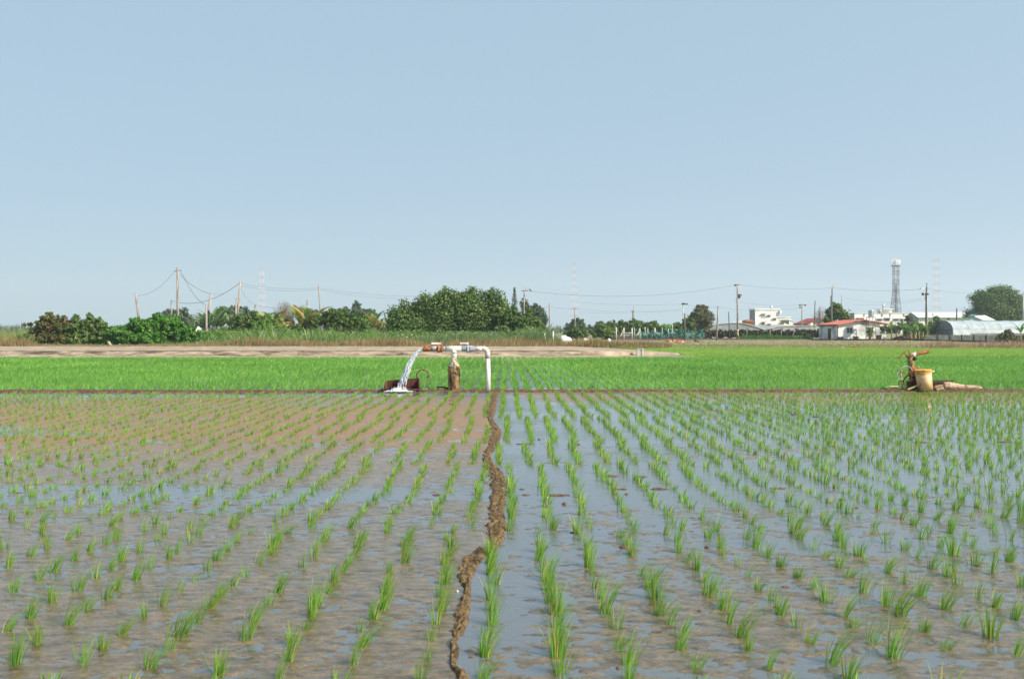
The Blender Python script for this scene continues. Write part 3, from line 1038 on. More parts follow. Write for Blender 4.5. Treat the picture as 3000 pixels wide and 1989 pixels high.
q = MB()
for (pa) in [[(1331, 1053), (1339, 1058), (1333, 1061), (1341, 1064)], [(1337, 1078), (1343, 1086), (1340, 1092), (1348, 1095), (1344, 1101)], [(1333, 1090), (1338, 1096), (1346, 1099), (1348, 1103)], [(1341, 1076), (1347, 1084), (1347, 1092)]]:
    q = MB(); q.tube([pt(x, y, -.152 + .0 * (x - 1330)) + Vector((0, ((x - 1330) / 18) ** 2 * .09, 0)) for x, y in pa], .007, 6); q.build('strap', M_BLACK, pump)
q = MB(); q.tube([pt(1330.5, 1054), pt(1330.5, 1027)], [7.4 * KP, 7.4 * KP], 20); q.build('riser', M_WHITE, pump)
q = MB()
q.tube([pt(1305, 1021.5), pt(1352, 1021.5)], 7.9 * KP, 20)
q.tube([pt(1330.5, 1036), pt(1330.5, 1023)], 8.0 * KP, 20)
q.build('tee', M_WHITE, pump)
# left: grey union, flange valve, rusty spout
q = MB(); q.tube([pt(1295, 1021.7), pt(1306, 1021.7)], 6.9 * KP, 18); q.build('union', M_GREY, pump)
vl = q = MB(); q.tube([pt(1282, 1021.8), pt(1283.5, 1021.8), pt(1286, 1021.8), pt(1286.1, 1021.8), pt(1293.5, 1021.8), pt(1294, 1021.8), pt(1296, 1021.8)], [11 * KP, 11.6 * KP, 11.6 * KP, 10.3 * KP, 10.3 * KP, 12 * KP, 11.4 * KP], 24)
valve = q.build('valve', M_RUST, pump)
q = MB(); q.tube([pt(1284, 1011), pt(1284.5, 1006.5)], 1.6 * KP, 8); q.obox(pt(1278, 1006), 14 * KP, .02, 2.6 * KP); q.build('handle', M_WHITE, valve)
q = MB(); q.tube([pt(1262, 1022), pt(1270, 1021.8), pt(1282, 1021.8)], [7.4 * KP, 8.0 * KP, 8.2 * KP], 18); q.build('coupling', mat('rusty_grey', (.22, .12, .07), .8, .4, 14, (.34, .32, .32)), pump)
q = MB()
q.tube([pt(1239.5, 1022.2), pt(1241, 1022.2), pt(1252, 1021.8), pt(1262.5, 1022)], [7.4 * KP, 8.2 * KP, 8.2 * KP, 7.2 * KP], 20, caps=False)
q.tube([pt(1240, 1022.2), pt(1262, 1022)], [6.0 * KP, 5.2 * KP], 20, caps=False)
spout = q.build('spout', M_RUST, pump)
n = 130
bx_ = [pt(random.uniform(1240, 1262), 1015.5, random.uniform(-.04, .04)) for _ in range(n)]
o = blades(np.array([tuple(b) for b in bx_]), RNG.uniform(.03, .085, n), .006, RNG.normal(0, .35, (n, 2)), L_DRYP, 'rust_fringe', spout, seg=2)
o.location = -Vector(spout.parent.location) - Vector(spout.location) + Vector((0, 0, 0)) if False else o.location
# right: grey valve, reducer, white pipe, elbow, down pipe
q = MB(); q.tube([pt(1352, 1021.7), pt(1353, 1021.7), pt(1366, 1022), pt(1370, 1022)], [7.2 * KP, 8.0 * KP, 9.0 * KP, 9.0 * KP], 20); q.build('union', M_GREY, pump)
q = MB(); q.tube([pt(1369, 1022), pt(1371.5, 1022), pt(1371.6, 1022), pt(1374.5, 1022)], [11 * KP, 11 * KP, 10 * KP, 10.6 * KP], 22); valve2 = q.build('valve', M_GREY, pump)
q = MB(); q.tube([pt(1370.5, 1010), pt(1370.5, 1032.5)], 1.8 * KP, 8); q.build('bolt', M_RUST, valve2)
q = MB(); q.tube([pt(1370, 1012), pt(1370, 1006)], 1.6 * KP, 8); q.obox(pt(1360.5, 1005.5), 12.5 * KP, .02, 2.4 * KP); q.build('handle', M_WHITE, valve2)
q = MB(); q.tube([pt(1374, 1022), pt(1378, 1022), pt(1388, 1021.6), pt(1392, 1021.5)], [9.8 * KP, 10 * KP, 7.6 * KP, 7.0 * KP], 20); q.build('reducer', M_GREY, pump)
q = MB(); q.tube([pt(1391, 1021.5), pt(1416, 1021.3)], 6.8 * KP, 20); q.build('crossbar', M_WHITE, pump)
q = MB()
arc = [pt(1414, 1021.3)] + [pt(1414 + 14.5 * math.sin(a), 1021.3 + 14.5 * (1 - math.cos(a))) for a in [i * math.pi / 16 for i in range(1, 9)]] + [pt(1428.6, 1050)]
q.tube(arc, 7.6 * KP, 20); q.build('elbow', M_PALECONC, pump)
q = MB(); q.tube([pt(1428.6, 1042), pt(1430, 1095), pt(1431.5, 1149)], [6.9 * KP] * 3, 20)
q.build('downpipe', mat('stained_pvc', (.36, .22, .10), .6, .35, 3, (.80, .74, .66), stretch=(7, 7, .5)), pump)

# water jet, splash
M_JET = bpy.data.materials.new('falling_water')
M_JET.use_nodes = True
t_ = M_JET.node_tree; b_ = t_.nodes['Principled BSDF']
b_.inputs['Base Color'].default_value = (.86, .90, .94, 1); b_.inputs['Roughness'].default_value = .12
b_.inputs['Transmission Weight'].default_value = .6; b_.inputs['IOR'].default_value = 1.33
jet = thing('water_jet', 'white stream of water falling from the rusty spout into the field', 'water', (pt(1190, 1140).x, PY, 0))
pth = [(1240, 1022), (1232, 1024.5), (1222, 1032), (1212, 1045), (1203, 1060), (1195, 1077), (1189, 1093), (1184, 1108), (1180, 1122), (1177, 1139)]
rad = [6, 6.6, 7.4, 8.6, 9.8, 10.8, 11.8, 13.2, 14.5, 15]
q = MB()
nn_ = 46
for st in range(52):
    a0 = random.uniform(0, 6.28); rr0 = random.uniform(.1, 1) ** .6
    s0 = random.uniform(0, .6); s1 = min(1, s0 + random.uniform(.25, .6))
    lp, lr = [], []
    for j in range(14):
        s = s0 + (s1 - s0) * j / 13
        f = s * (len(pth) - 1); i0 = min(len(pth) - 2, int(f)); fr_ = f - i0
        x = pth[i0][0] * (1 - fr_) + pth[i0 + 1][0] * fr_; y = pth[i0][1] * (1 - fr_) + pth[i0 + 1][1] * fr_
        rr = (rad[i0] * (1 - fr_) + rad[i0 + 1] * fr_) * KP
        an = a0 + 1.2 * s + .3 * math.sin(j + st)
        wob = rr0 * .82
        lp.append(pt(x, y) + Vector((math.cos(an) * rr * wob, math.sin(an) * rr * wob, random.uniform(-.006, .006))))
        lr.append(random.uniform(.006, .019) * (1 if 0 < j < 13 else .2))
    q.tube(lp, lr, 7)
q.build('stream', M_JET, jet)
M_FOAM = mat('foam', (.86, .88, .90), .6, .05, 30)
q = MB()
ico_f = None
for k in range(260):
    s = random.uniform(.1, 1)
    f = s * (len(pth) - 1); i0 = min(len(pth) - 2, int(f)); fr_ = f - i0
    x = pth[i0][0] * (1 - fr_) + pth[i0 + 1][0] * fr_; y = pth[i0][1] * (1 - fr_) + pth[i0 + 1][1] * fr_
    rr = (rad[i0]) * KP * random.gauss(0, .5)
    c = pt(x, y) + Vector((rr, random.gauss(0, .03), random.gauss(0, .02)))
    r = random.uniform(.002, .006)
    q.add([c + Vector((r, 0, 0)), c + Vector((-r, 0, 0)), c + Vector((0, r, 0)), c + Vector((0, -r, 0)), c + Vector((0, 0, r * 1.6)), c + Vector((0, 0, -r * 1.6))],
          [(0, 2, 4), (2, 1, 4), (1, 3, 4), (3, 0, 4), (2, 0, 5), (1, 2, 5), (3, 1, 5), (0, 3, 5)], True)
o = q.build('droplets', M_FOAM, jet); o['kind'] = 'stuff'
q = MB()
for k in range(2600):
    x = random.gauss(1170, 15)
    up = random.expovariate(1) * 4.5 * math.exp(-((x - 1166) / 24) ** 2) * (.4 + 1.2 * float(vn(x * .3, 0, 7)))
    c = pt(x, 1147 - up, random.gauss(-.12, .14))
    c.z = max(c.z, .004) + .0
    if c.z < .01 and random.random() < .5: continue
    r = random.uniform(.004, .015)
    q.add([c + Vector((r, 0, 0)), c + Vector((-r, 0, 0)), c + Vector((0, r, 0)), c + Vector((0, -r, 0)), c + Vector((0, 0, r)), c + Vector((0, 0, -r))],
          [(0, 2, 4), (2, 1, 4), (1, 3, 4), (3, 0, 4), (2, 0, 5), (1, 2, 5), (3, 1, 5), (0, 3, 5)], True)
o = q.build('splash', M_FOAM, jet); o['kind'] = 'stuff'

# rusty tank plate where the water lands: an open sheet-metal trough
tr_ = thing('metal_trough', 'dark maroon rusty metal trough standing under the water jet', 'trough', (pt(1180, 1143).x, PY + .1, 0))
a0, a1, a2, a3 = pt(1133, 1115, .12), pt(1227, 1107.5, .12), pt(1229.5, 1142, .12), pt(1134.5, 1142, .12)
off = Vector((0, .02, 0))


def slab(corners, d):
    m_ = MB()
    c = [Vector(p) for p in corners]
    e = [p + d for p in c]
    m_.add(c + e, [(0, 1, 2, 3), (7, 6, 5, 4), (0, 4, 5, 1), (1, 5, 6, 2), (2, 6, 7, 3), (3, 7, 4, 0)])
    return m_


slab([a0, a1, a2, a3], Vector((0, .02, 0))).build('back_plate', M_RUSTD, tr_)
sd = Vector((.02, -.34, 0))
slab([a1, a1 + Vector((.02, -.26, -.10)), a2 + Vector((.02, -.32, .01)), a2], Vector((.018, 0, 0))).build('side_plate', M_RUSTD, tr_)
slab([a0 + Vector((-.01, 0, 0)), a3 + Vector((-.01, 0, 0)), a3 + Vector((-.02, -.32, .02)), a0 + Vector((-.02, -.26, -.12))], Vector((-.018, 0, 0))).build('side_plate', M_RUSTD, tr_)
q = MB(); q.tube([a3 + Vector((-.02, -.32, .03)), (a3 + a2) / 2 + Vector((0, -.33, .035)), a2 + Vector((.02, -.32, .03))], .016, 8); q.build('front_rim', M_RUSTD, tr_)
# hose arch
hs_ = thing('bent_hose', 'bent brown rubber hose arching up behind the metal trough', 'hose', (pt(1238, 1143).x, PY + .2, 0))
lp = [pt(1220, 1142, .2), pt(1221, 1110, .2)] + [pt(1238.5 - 17 * math.cos(a), 1099 - 16 * math.sin(a), .2) for a in [i * math.pi / 10 for i in range(1, 10)]] + [pt(1256.5, 1101, .2), pt(1252, 1106, .2)]
q = MB(); q.tube(lp, [2.2 * KP] * len(lp), 10); q.build('hose', mat('old_rubber', (.09, .055, .025), .8, .3, 10, (.14, .09, .05)), hs_)
q = MB(); q.tube([pt(1253, 1104, .2), pt(1250.5, 1120, .2), pt(1248, 1138, .2)], .006, 6); q.build('string', M_RUST, hs_)
# plate on the water left of the trough and a stick right of it
q = MB(); q.obox(pt(1124, 1144.5, -.05) + Vector((.03, 0, .0)), .10, .12, .014, Matrix.Rotation(.25, 3, 'Y')); o = q.build('iron_plate', M_RUSTD)
tag(o, 'small dark iron plate lying at the left foot of the trough', 'plate')
q = MB(); q.tube([pt(1279, 1133.5, .1), pt(1300, 1134.5, .1), pt(1313, 1138, .1)], [.014, .02, .025], 8); q.tube([pt(1280, 1134, .1), pt(1286, 1142, .1)], .012, 6)
o = q.build('driftwood', mat('wet_wood', (.10, .05, .025), .9, .3, 10), None)
tag(o, 'short dark branch lying on the levee left of the standpipe', 'branch')

# ------------------------------------------------------------------ the old wellhead on the right
PY2 = 19.95
K2 = PY2 / F_PX


def p2(x, y, dy=0.0):
    """pixel in the eight-hundred pixel enlargement of the wellhead"""
    return at(2560 + x / 5.9125, 1000 + y / 5.9125, PY2 + dy)


k2 = K2 / 5.9125
wl = thing('wellhead', 'rusty old wellhead with a slanting brown outlet pipe beside the cream bucket', 'pump', (p2(650, 830).x, PY2, 0))
q = MB(); q.tube([p2(690, 845), p2(690, 760), p2(672, 640), p2(655, 500), p2(648, 430), p2(640, 330), p2(632, 265)], [62 * k2, 60 * k2, 52 * k2, 50 * k2, 56 * k2, 55 * k2, 50 * k2], 18); q.build('column', M_MOSS, wl)
q = MB(); q.tube([p2(632, 275), p2(630, 262), p2(624, 242), p2(622, 236)], [52 * k2, 62 * k2, 70 * k2, 66 * k2], 20); q.build('flange', M_RUST, wl)
q = MB(); q.obox(p2(690, 470, -.02), 48 * k2, .05, 55 * k2, Matrix.Rotation(.3, 3, 'Y')); q.obox(p2(665, 560, -.06), 55 * k2, .06, 40 * k2, Matrix.Rotation(-.25, 3, 'Y')); q.build('motor_bracket', M_RUST, wl)
q = MB()
q.box(p2(600, 0).x, p2(745, 0).x, PY2 - .1, PY2 + .12, -.02, p2(0, 690).z)
q.box(p2(650, 0).x, p2(760, 0).x, PY2 - .08, PY2 + .1, p2(0, 690).z + .002, p2(0, 590).z)
q.build('pump_box', M_RUSTD, wl)
q = MB(); q.tube([p2(632, 250), p2(735, 215)], [30 * k2, 31 * k2], 18); q.build('white_sleeve', M_WHITE, wl)
q = MB(); q.tube([p2(720, 222), p2(950, 172)], [33 * k2, 33 * k2], 18, caps=False); q.tube([p2(720, 222), p2(950, 172)], [28 * k2, 28 * k2], 18); q.build('outlet_pipe', M_RUST, wl)
q = MB(); q.tube([p2(685, 285, -.05), p2(700, 292, -.06), p2(730, 305, -.06)], [22 * k2, 32 * k2, 28 * k2], 14); q.build('knob', M_BLACK, wl)
q = MB()
q.tube([p2(575, 260), p2(540, 200), p2(530, 185)], 9 * k2, 8)
q.tube([p2(617, 235), p2(612, 180), p2(598, 150), p2(560, 160), p2(530, 190), p2(490, 225), p2(470, 262), p2(430, 282), p2(375, 285), p2(365, 270)], [8 * k2, 8 * k2, 9 * k2, 10 * k2, 11 * k2, 11 * k2, 12 * k2, 12 * k2, 11 * k2, 7 * k2], 8)
q.build('lever', M_RUST, wl)


def loop_(cx, cy, rx, ry, a0, a1, n=16, dy=0.0): return [p2(cx + rx * math.cos(R(a)), cy - ry * math.sin(R(a)), dy) for a in np.linspace(a0, a1, n)]


M_HOSE = mat('grey_hose', (.33, .31, .30), .6, .15, 10, (.42, .40, .38))
hz = [('grey hose looping out of the top of the old wellhead', M_HOSE, loop_(560, 520, 100, 90, 5, 178, 16, -.08), 8),
      ('grey hose hanging in a wide loop left of the old wellhead', M_HOSE, loop_(510, 590, 112, 75, 95, 270, 16, -.1) + [p2(520, 675, -.1)], 8),
      ('brown hose bending down beside the stake of the old wellhead', M_RUST, [p2(465, 520, -.12), p2(520, 525, -.12), p2(570, 545, -.1), p2(620, 545, -.08)], 7),
      ('dark cable arching between the stake and the pump box', M_RUSTD, [p2(430, 760, -.1), p2(440, 700, -.1), p2(480, 670, -.1), p2(515, 690, -.1), p2(525, 760, -.1)], 9),
      ('dark hose curving down from the wellhead column to the levee', M_RUSTD, [p2(640, 590, -.1), p2(590, 590, -.1), p2(550, 620, -.1), p2(525, 660, -.1), p2(510, 690, -.1)], 12),
      ('brown cable looping in front of the pump box', M_RUST, [p2(560, 760, -.14), p2(570, 680, -.14), p2(600, 655, -.14), p2(680, 660, -.14), p2(740, 665, -.14)], 8)]
for lb, m_, lp, r in hz:
    q = MB(); q.tube(lp, r * k2, 8); o = q.build('hose', m_)
    tag(o, lb, 'hose', 'hoses and cables of the old wellhead')
q = MB(); q.tube([p2(468, 500, -.1), p2(480, 660, -.1), p2(492, 800, -.1)], [10 * k2, 12 * k2, 13 * k2], 8); o = q.build('wooden_stake', M_WOODB)
tag(o, 'thin wooden stake holding up the hoses left of the wellhead', 'stake')
bk_ = thing('bucket', 'cream plastic bucket with an orange rim leaning at the wellhead', 'bucket', (p2(890, 830).x, PY2 - .2, 0))
bt, tp_ = p2(895, 836, -.22), p2(858, 560, -.22)
q = MB(); q.tube([bt, bt + (tp_ - bt) * .5, tp_], [115 * k2, 124 * k2, 131 * k2], 28); q.build('body', M_CREAM, bk_)
q = MB(); t2 = p2(853, 495, -.22)
ax = (t2 - tp_)
q.tube([tp_ - ax * .05, tp_ + ax * .02, tp_ + ax * .1, tp_ + ax * .55, tp_ + ax * .6, t2 + ax * .08], [131 * k2, 137 * k2, 133 * k2, 134 * k2, 138 * k2, 136 * k2], 28, caps=False)
q.tube([t2 + ax * .08, tp_], [130 * k2, 126 * k2], 28); q.build('rim', M_ORANGE, bk_)
q = MB(); q.obox(p2(1010, 516, -.22), 36 * k2, .012, 9 * k2); q.build('handle', M_WHITE, bk_)
# rubbish on the levee
q = MB(); q.obox(p2(1175, 685, .05), 178 * k2, .10, 10 * k2, Matrix.Rotation(-.02, 3, 'Y')); o = q.build('plank', mat('burnt_board', (.06, .03, .025), .9, .3, 8)); tag(o, 'dark plank lying across the rubbish behind the bucket', 'plank')
gt = thing('rusty_grating', 'rusty perforated grating leaning between the bucket and the wooden box', 'grating', (p2(1100, 830).x, PY2, 0))
for j in range(9):
    q = MB(); xx_ = 1015 + j * 24; q.beam(p2(xx_, 700, .02), p2(xx_ + 5, 830, -.05), 8 * k2, .012); q.build('bar', M_MOSS, gt)
for j in range(4):
    q = MB(); q.beam(p2(1005, 712 + j * 32, .0), p2(1225, 712 + j * 32, .0), .012, 8 * k2); q.build('crossbar', M_MOSS, gt)
q = MB(); q.obox(p2(1120, 775, .06), 115 * k2, .02, 55 * k2); q.build('back_sheet', M_DPOST, gt)
q = MB()
nX, nY_ = 26, 12
vs = []
for i in range(nX):
    for j in range(nY_):
        u, v = i / (nX - 1), j / (nY_ - 1) * math.pi * 1.9
        cx_ = 1200 + 355 * u
        top_ = np.interp(u, [0, .25, .6, 1], [705, 695, 725, 750]); rz = (835 - top_) / 2 * k2
        c = p2(cx_, (835 + top_) / 2, -.05)
        rr = 1 + .22 * (float(vn(i * .8, j * 1.0, 140)) - .5)
        vs.append(c + Vector((0, -math.cos(v) * rz * 1.1 * rr, math.sin(v) * rz * rr)))
fs = [(i * nY_ + j, (i + 1) * nY_ + j, (i + 1) * nY_ + (j + 1) % nY_, i * nY_ + (j + 1) % nY_) for i in range(nX - 1) for j in range(nY_)]
fs += [tuple(range(nY_)), tuple((nX - 1) * nY_ + j for j in reversed(range(nY_)))]
q.add(vs, fs, True); o = q.build('rotten_sack', M_WOODB); tag(o, 'weathered brown sack lying right of the grating', 'sack')
q = MB()
pp_ = [p2(1560, 790), p2(1640, 795), p2(1740, 795), p2(1830, 800), p2(1885, 815)]
q.tube(pp_, [42 * k2, 40 * k2, 38 * k2, 28 * k2, 10 * k2], 10); o = q.build('log', M_WOODB); tag(o, 'grey weathered log at the right end of the rubbish', 'log')
q = MB(); q.obox(p2(1130, 800, -.2), 62 * k2, .05, 34 * k2, Matrix.Rotation(-.3, 3, 'Y')); o = q.build('stone', M_WOODB); tag(o, 'pinkish brown stone lying in front of the grating', 'stone')
for j in range(5):
    xx_ = 1290 + j * 45
    q = MB(); q.tube([p2(xx_, 815, -.25), p2(xx_ + 30, 790 + 14 * (j % 3), -.26), p2(xx_ + 70, 822, -.25)], 5 * k2, 6); o = q.build('twig', L_TWIG)
    tag(o, ['leftmost', 'second', 'third', 'fourth', 'rightmost'][j] + ' of five dry twigs in front of the brown sack', 'twig', 'dry twigs by the sack')
q = MB(); q.tube([p2(262, 775, -.1), p2(280, 785, -.1), p2(578, 780, -.1)], 11 * k2, 8); o = q.build('bamboo_stick', mat('pale_bamboo', (.50, .46, .26), .7, .15, 8)); tag(o, 'pale straight stick lying left of the wellhead', 'stick')
q = MB(); q.obox(p2(672, 797, -.25), 92 * k2, .02, 12 * k2, Matrix.Rotation(-.38, 3, 'Y')); o = q.build('bamboo_strip', mat('green_bamboo', (.36, .34, .12), .7, .15, 8)); tag(o, 'yellow-green slat propped against the left of the bucket', 'slat')
q = MB()
vs = []
for i in range(40):
    for j in range(5):
        xx_ = 190 + i * 44
        vs.append(p2(xx_, 838, 0) + Vector((0, (j - 2) * .12, 0)))
        vs[-1].z = .045 * (1 - ((j - 2) / 2.0) ** 2) + .03 * (float(vn(i * .7, j, 150))) + .015
fs = [(i * 5 + j, (i + 1) * 5 + j, (i + 1) * 5 + j + 1, i * 5 + j + 1) for i in range(39) for j in range(4)]
q.add(vs, fs, True); o = q.build('wellhead_mound', M_SOIL); tag(o, kind='structure')

# ------------------------------------------------------------------ trees, shrubs, banana plants (left)
plant('shrub', 'reddish brown vine-covered bush at the far left with a dark hollow', 'bush', 63, [(152, 948, 34, 32), (130, 972, 38, 34), (182, 962, 42, 38), (165, 990, 60, 20), (150, 925, 10, 12), (115, 950, 12, 8), (90, 950, 16, 4)], 9000, .17, L_BROWN, 'bushes along the farm road', crown_name='foliage', spiky=.2)
plant('shrub', 'low dark green bush at the left foot of the reddish bush', 'bush', 62, [(72, 992, 22, 14), (90, 995, 18, 12)], 1600, .16, L_DARK, 'bushes along the farm road', crown_name='foliage')
plant('shrub', 'olive green bush with spiky upright shoots right of the reddish bush', 'bush', 63, [(262, 965, 42, 32), (300, 972, 34, 30), (262, 932, 9, 14), (222, 932, 8, 10), (285, 942, 14, 12), (228, 965, 34, 30), (240, 995, 60, 17)], 8500, .18, L_MID, 'bushes along the farm road', crown_name='foliage', spiky=.3)
plant('shrub', 'bright green bush left of the leaning pole stump', 'bush', 62, [(350, 978, 38, 28), (398, 955, 30, 24), (430, 965, 32, 30), (380, 990, 55, 22), (440, 990, 50, 22)], 9500, .19, L_BRIGHT, 'bushes along the farm road', crown_name='foliage')
plant('shrub', 'bright green domed bush under the tallest pole', 'bush', 63, [(462, 935, 20, 17), (500, 945, 34, 22), (510, 970, 48, 34), (555, 985, 45, 24), (470, 985, 40, 26), (590, 1000, 30, 12)], 11000, .19, L_BRIGHT, 'bushes along the farm road', crown_name='foliage')
FG = 'hazy trees behind the banana plants'
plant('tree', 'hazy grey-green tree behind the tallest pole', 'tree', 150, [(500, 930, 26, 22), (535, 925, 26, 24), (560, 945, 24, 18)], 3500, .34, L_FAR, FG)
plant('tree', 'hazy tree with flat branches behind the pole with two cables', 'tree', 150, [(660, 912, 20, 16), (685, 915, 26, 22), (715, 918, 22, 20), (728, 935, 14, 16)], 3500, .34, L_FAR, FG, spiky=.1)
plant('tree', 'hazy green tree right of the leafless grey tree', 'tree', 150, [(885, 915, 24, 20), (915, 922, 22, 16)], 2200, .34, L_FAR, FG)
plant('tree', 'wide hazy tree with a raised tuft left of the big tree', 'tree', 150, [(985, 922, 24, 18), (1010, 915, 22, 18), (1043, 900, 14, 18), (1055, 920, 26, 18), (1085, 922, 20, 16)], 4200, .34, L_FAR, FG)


def bare_tree(label, px, pbase, ptop, Y, spread, n, m=None, group=None):
    b = at(px, pbase, Y); b.z = 0
    tp = at(px, ptop, Y)
    t = thing('bare_tree', label, 'tree', b, group)
    q1 = MB(); h = tp.z
    q1.tube([b, b + Vector((.1, 0, h * .3)), b + Vector((0, 0, h * .55))], [.16, .12, .08], 7)
    q1.build('trunk', M_STEM, t)
    q1 = MB()
    k = Y / F_PX
    for i in range(n):
        a = random.uniform(0, 6.28); r = random.random() ** .5 * spread * k
        e = b + Vector((math.cos(a) * r, math.sin(a) * r * .8, h * (1 - .45 * (r / (spread * k)) ** 2) * random.uniform(.86, 1.0)))
        s_ = b + Vector((0, 0, h * random.uniform(.25, .5)))
        mid = s_ * .45 + e * .55 + Vector((math.cos(a) * .2, 0, -.15))
        q1.tube([s_, mid, e], [.05, .03, .012], 4, caps=False)
        for _ in range(4):
            f = mid.lerp(e, random.random())
            q1.tube([f, f + Vector((random.gauss(0, .5), random.gauss(0, .4), random.uniform(.2, .7)))], [.018, .008], 3, caps=False)
    q1.build('branches', m or L_TWIG, t)
    return t


bare_tree('leafless grey tree with a fine domed crown behind the bananas', 832, 965, 878, 150, 40, 120)
BG = 'bushes between the banana plants'
plant('shrub', 'dark ragged bush covered in vines below the pole with two cables', 'bush', 76, [(700, 940, 20, 18), (728, 942, 28, 24), (745, 925, 14, 12), (700, 968, 28, 22), (735, 975, 30, 20)], 6500, .18, L_DARK, BG, crown_name='foliage', spiky=.15)
plant('shrub', 'smooth green vine mound right of the dark ragged bush', 'bush', 74, [(770, 955, 32, 20), (800, 968, 40, 20), (830, 978, 30, 16), (740, 985, 40, 14)], 8000, .14, L_VINE, BG, crown_name='foliage')
plant('shrub', 'tall dark tangled bush with a deep shaded hollow left of the big tree', 'bush', 75, [(960, 935, 28, 26), (990, 935, 40, 32), (1035, 945, 36, 32), (1000, 970, 52, 26), (1060, 965, 28, 26), (955, 918, 14, 10)], 11000, .18, L_DARK, BG, crown_name='foliage', spiky=.15)
plant('shrub', 'small pale green bush behind the slender pole among the bananas', 'bush', 79, [(915, 945, 26, 24), (880, 965, 22, 18)], 3600, .18, L_MID, BG, crown_name='foliage')
plant('tree', 'big dark green tree with ragged upright shoots behind the water pipe', 'tree', 73,
      [(1180, 950, 34, 36), (1150, 922, 10, 10), (1186, 906, 11, 13), (1213, 912, 12, 13), (1245, 905, 26, 26), (1215, 955, 50, 36), (1292, 898, 30, 26), (1340, 893, 26, 24), (1376, 885, 20, 22), (1300, 945, 60, 44), (1385, 915, 50, 34),
       (1434, 890, 20, 22), (1463, 884, 10, 20), (1400, 955, 70, 38), (1460, 930, 32, 36), (1249, 883, 12, 12), (1300, 869, 11, 12), (1330, 874, 10, 10), (1380, 864, 11, 10), (1402, 878, 12, 12), (1437, 868, 10, 8), (1160, 965, 22, 26), (1270, 885, 10, 12), (1357, 878, 8, 9)],
      42000, .21, L_DARK, 'trees right of the bananas', trunk=.22, spiky=.42, clump=.40)
plant('tree', 'lower olive bushy tree joining the right side of the big tree', 'tree', 71, [(1495, 930, 32, 30), (1530, 945, 38, 26), (1560, 955, 34, 26), (1500, 965, 50, 24), (1553, 917, 10, 12), (1585, 968, 20, 16)], 13000, .19, L_MID, 'trees right of the bananas', spiky=.22)
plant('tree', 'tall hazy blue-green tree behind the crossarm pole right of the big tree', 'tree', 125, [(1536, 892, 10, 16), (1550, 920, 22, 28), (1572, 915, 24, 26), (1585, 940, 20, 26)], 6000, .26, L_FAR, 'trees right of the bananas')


def conifer(label, px, ptop, pbase, Y, w_):
    b = at(px, pbase, Y); b.z = 0
    h = at(px, ptop, Y).z
    t = thing('pine_tree', label, 'tree', b)
    q1 = MB(); q1.tube([b, b + Vector((0, 0, h))], [.16, .03], 7); q1.build('trunk', M_STEM, t)
    vs = []
    k = Y / F_PX
    C, U = [], []
    z = h
    while z > 1.2:
        r = (w_ * k) * min(1, (h - z) / (h * .55) + .12) * random.uniform(.75, 1.1)
        for j in range(8):
            a = random.uniform(0, 6.28)
            for s in np.linspace(.15, 1, 9):
                C.append((b.x + math.cos(a) * r * s, b.y + math.sin(a) * r * s, z + .30 * r * s * s))
                U.append((math.cos(a) * .6 + random.gauss(0, .3), math.sin(a) * .6, .7))
        z -= random.uniform(.2, .34)
    C, U = np.array(C), np.array(U)
    U /= np.linalg.norm(U, axis=1, keepdims=True)
    emit_quads('crown', leaf_quads(C, U, RNG.uniform(.25, .45, len(C)), .12), L_FAR, t)


conifer('slim conical pine right of the big tree', 1507, 845, 965, 140, 13)


def banana(label, px, Y, ptop, cols, n=12, group='banana plants behind the weeds', h0=None, spread=1.0, cat='banana plant', stems=1, base=0):
    b = at(px, 980, Y); b.z = base
    H = at(px, ptop, Y).z - base
    t = thing('banana_plant', label, cat, b, group)
    sh = H * .45 if h0 is None else h0
    for s in range(stems):
        q1 = MB(); ox = (s - (stems - 1) / 2) * .45
        q1.tube([b + Vector((ox, random.uniform(-.2, .2), 0)), b + Vector((ox * 1.1, 0, sh * .5)), b + Vector((ox * 1.2, 0, sh))], [.11, .09, .05], 8)
        q1.build('stem', M_BSTEM, t)
    for i in range(n):
        a = 6.283 * i / n + random.uniform(-.35, .35)
        L = H * random.uniform(.62, .85) * spread
        el = random.uniform(.85, 1.5)
        w_ = L * .085
        dr = Vector((math.cos(a), math.sin(a), 0))
        sd_ = Vector((-math.sin(a), math.cos(a), 0))
        org = b + Vector(((random.randrange(stems) - (stems - 1) / 2) * .5, 0, sh * random.uniform(.85, 1)))
        vs, fs = [], []
        p = Vector(org); e = el; N = 10
        for j in range(N + 1):
            s = j / N
            wj = w_ * (math.sin(math.pi * min(1, max(0, (s - .12) / .88)) ** .8) ** .6 if s > .12 else .06) * (1 + .25 * random.uniform(-1, 1))
            if j == N: wj = .01
            up = Vector((0, 0, 1)) * .25 * wj
            vs += [p - sd_ * wj + up, p, p + sd_ * wj + up]
            p = p + (dr * math.cos(e) + Vector((0, 0, 1)) * math.sin(e)) * (L / N)
            e -= random.uniform(.05, .19)
        for j in range(N):
            fs += [(3 * j, 3 * j + 1, 3 * j + 4, 3 * j + 3), (3 * j + 1, 3 * j + 2, 3 * j + 5, 3 * j + 4)]
        q1 = MB(); q1.add(vs, fs, True)
        q1.build('leaf', random.choice(cols), t)
    return t


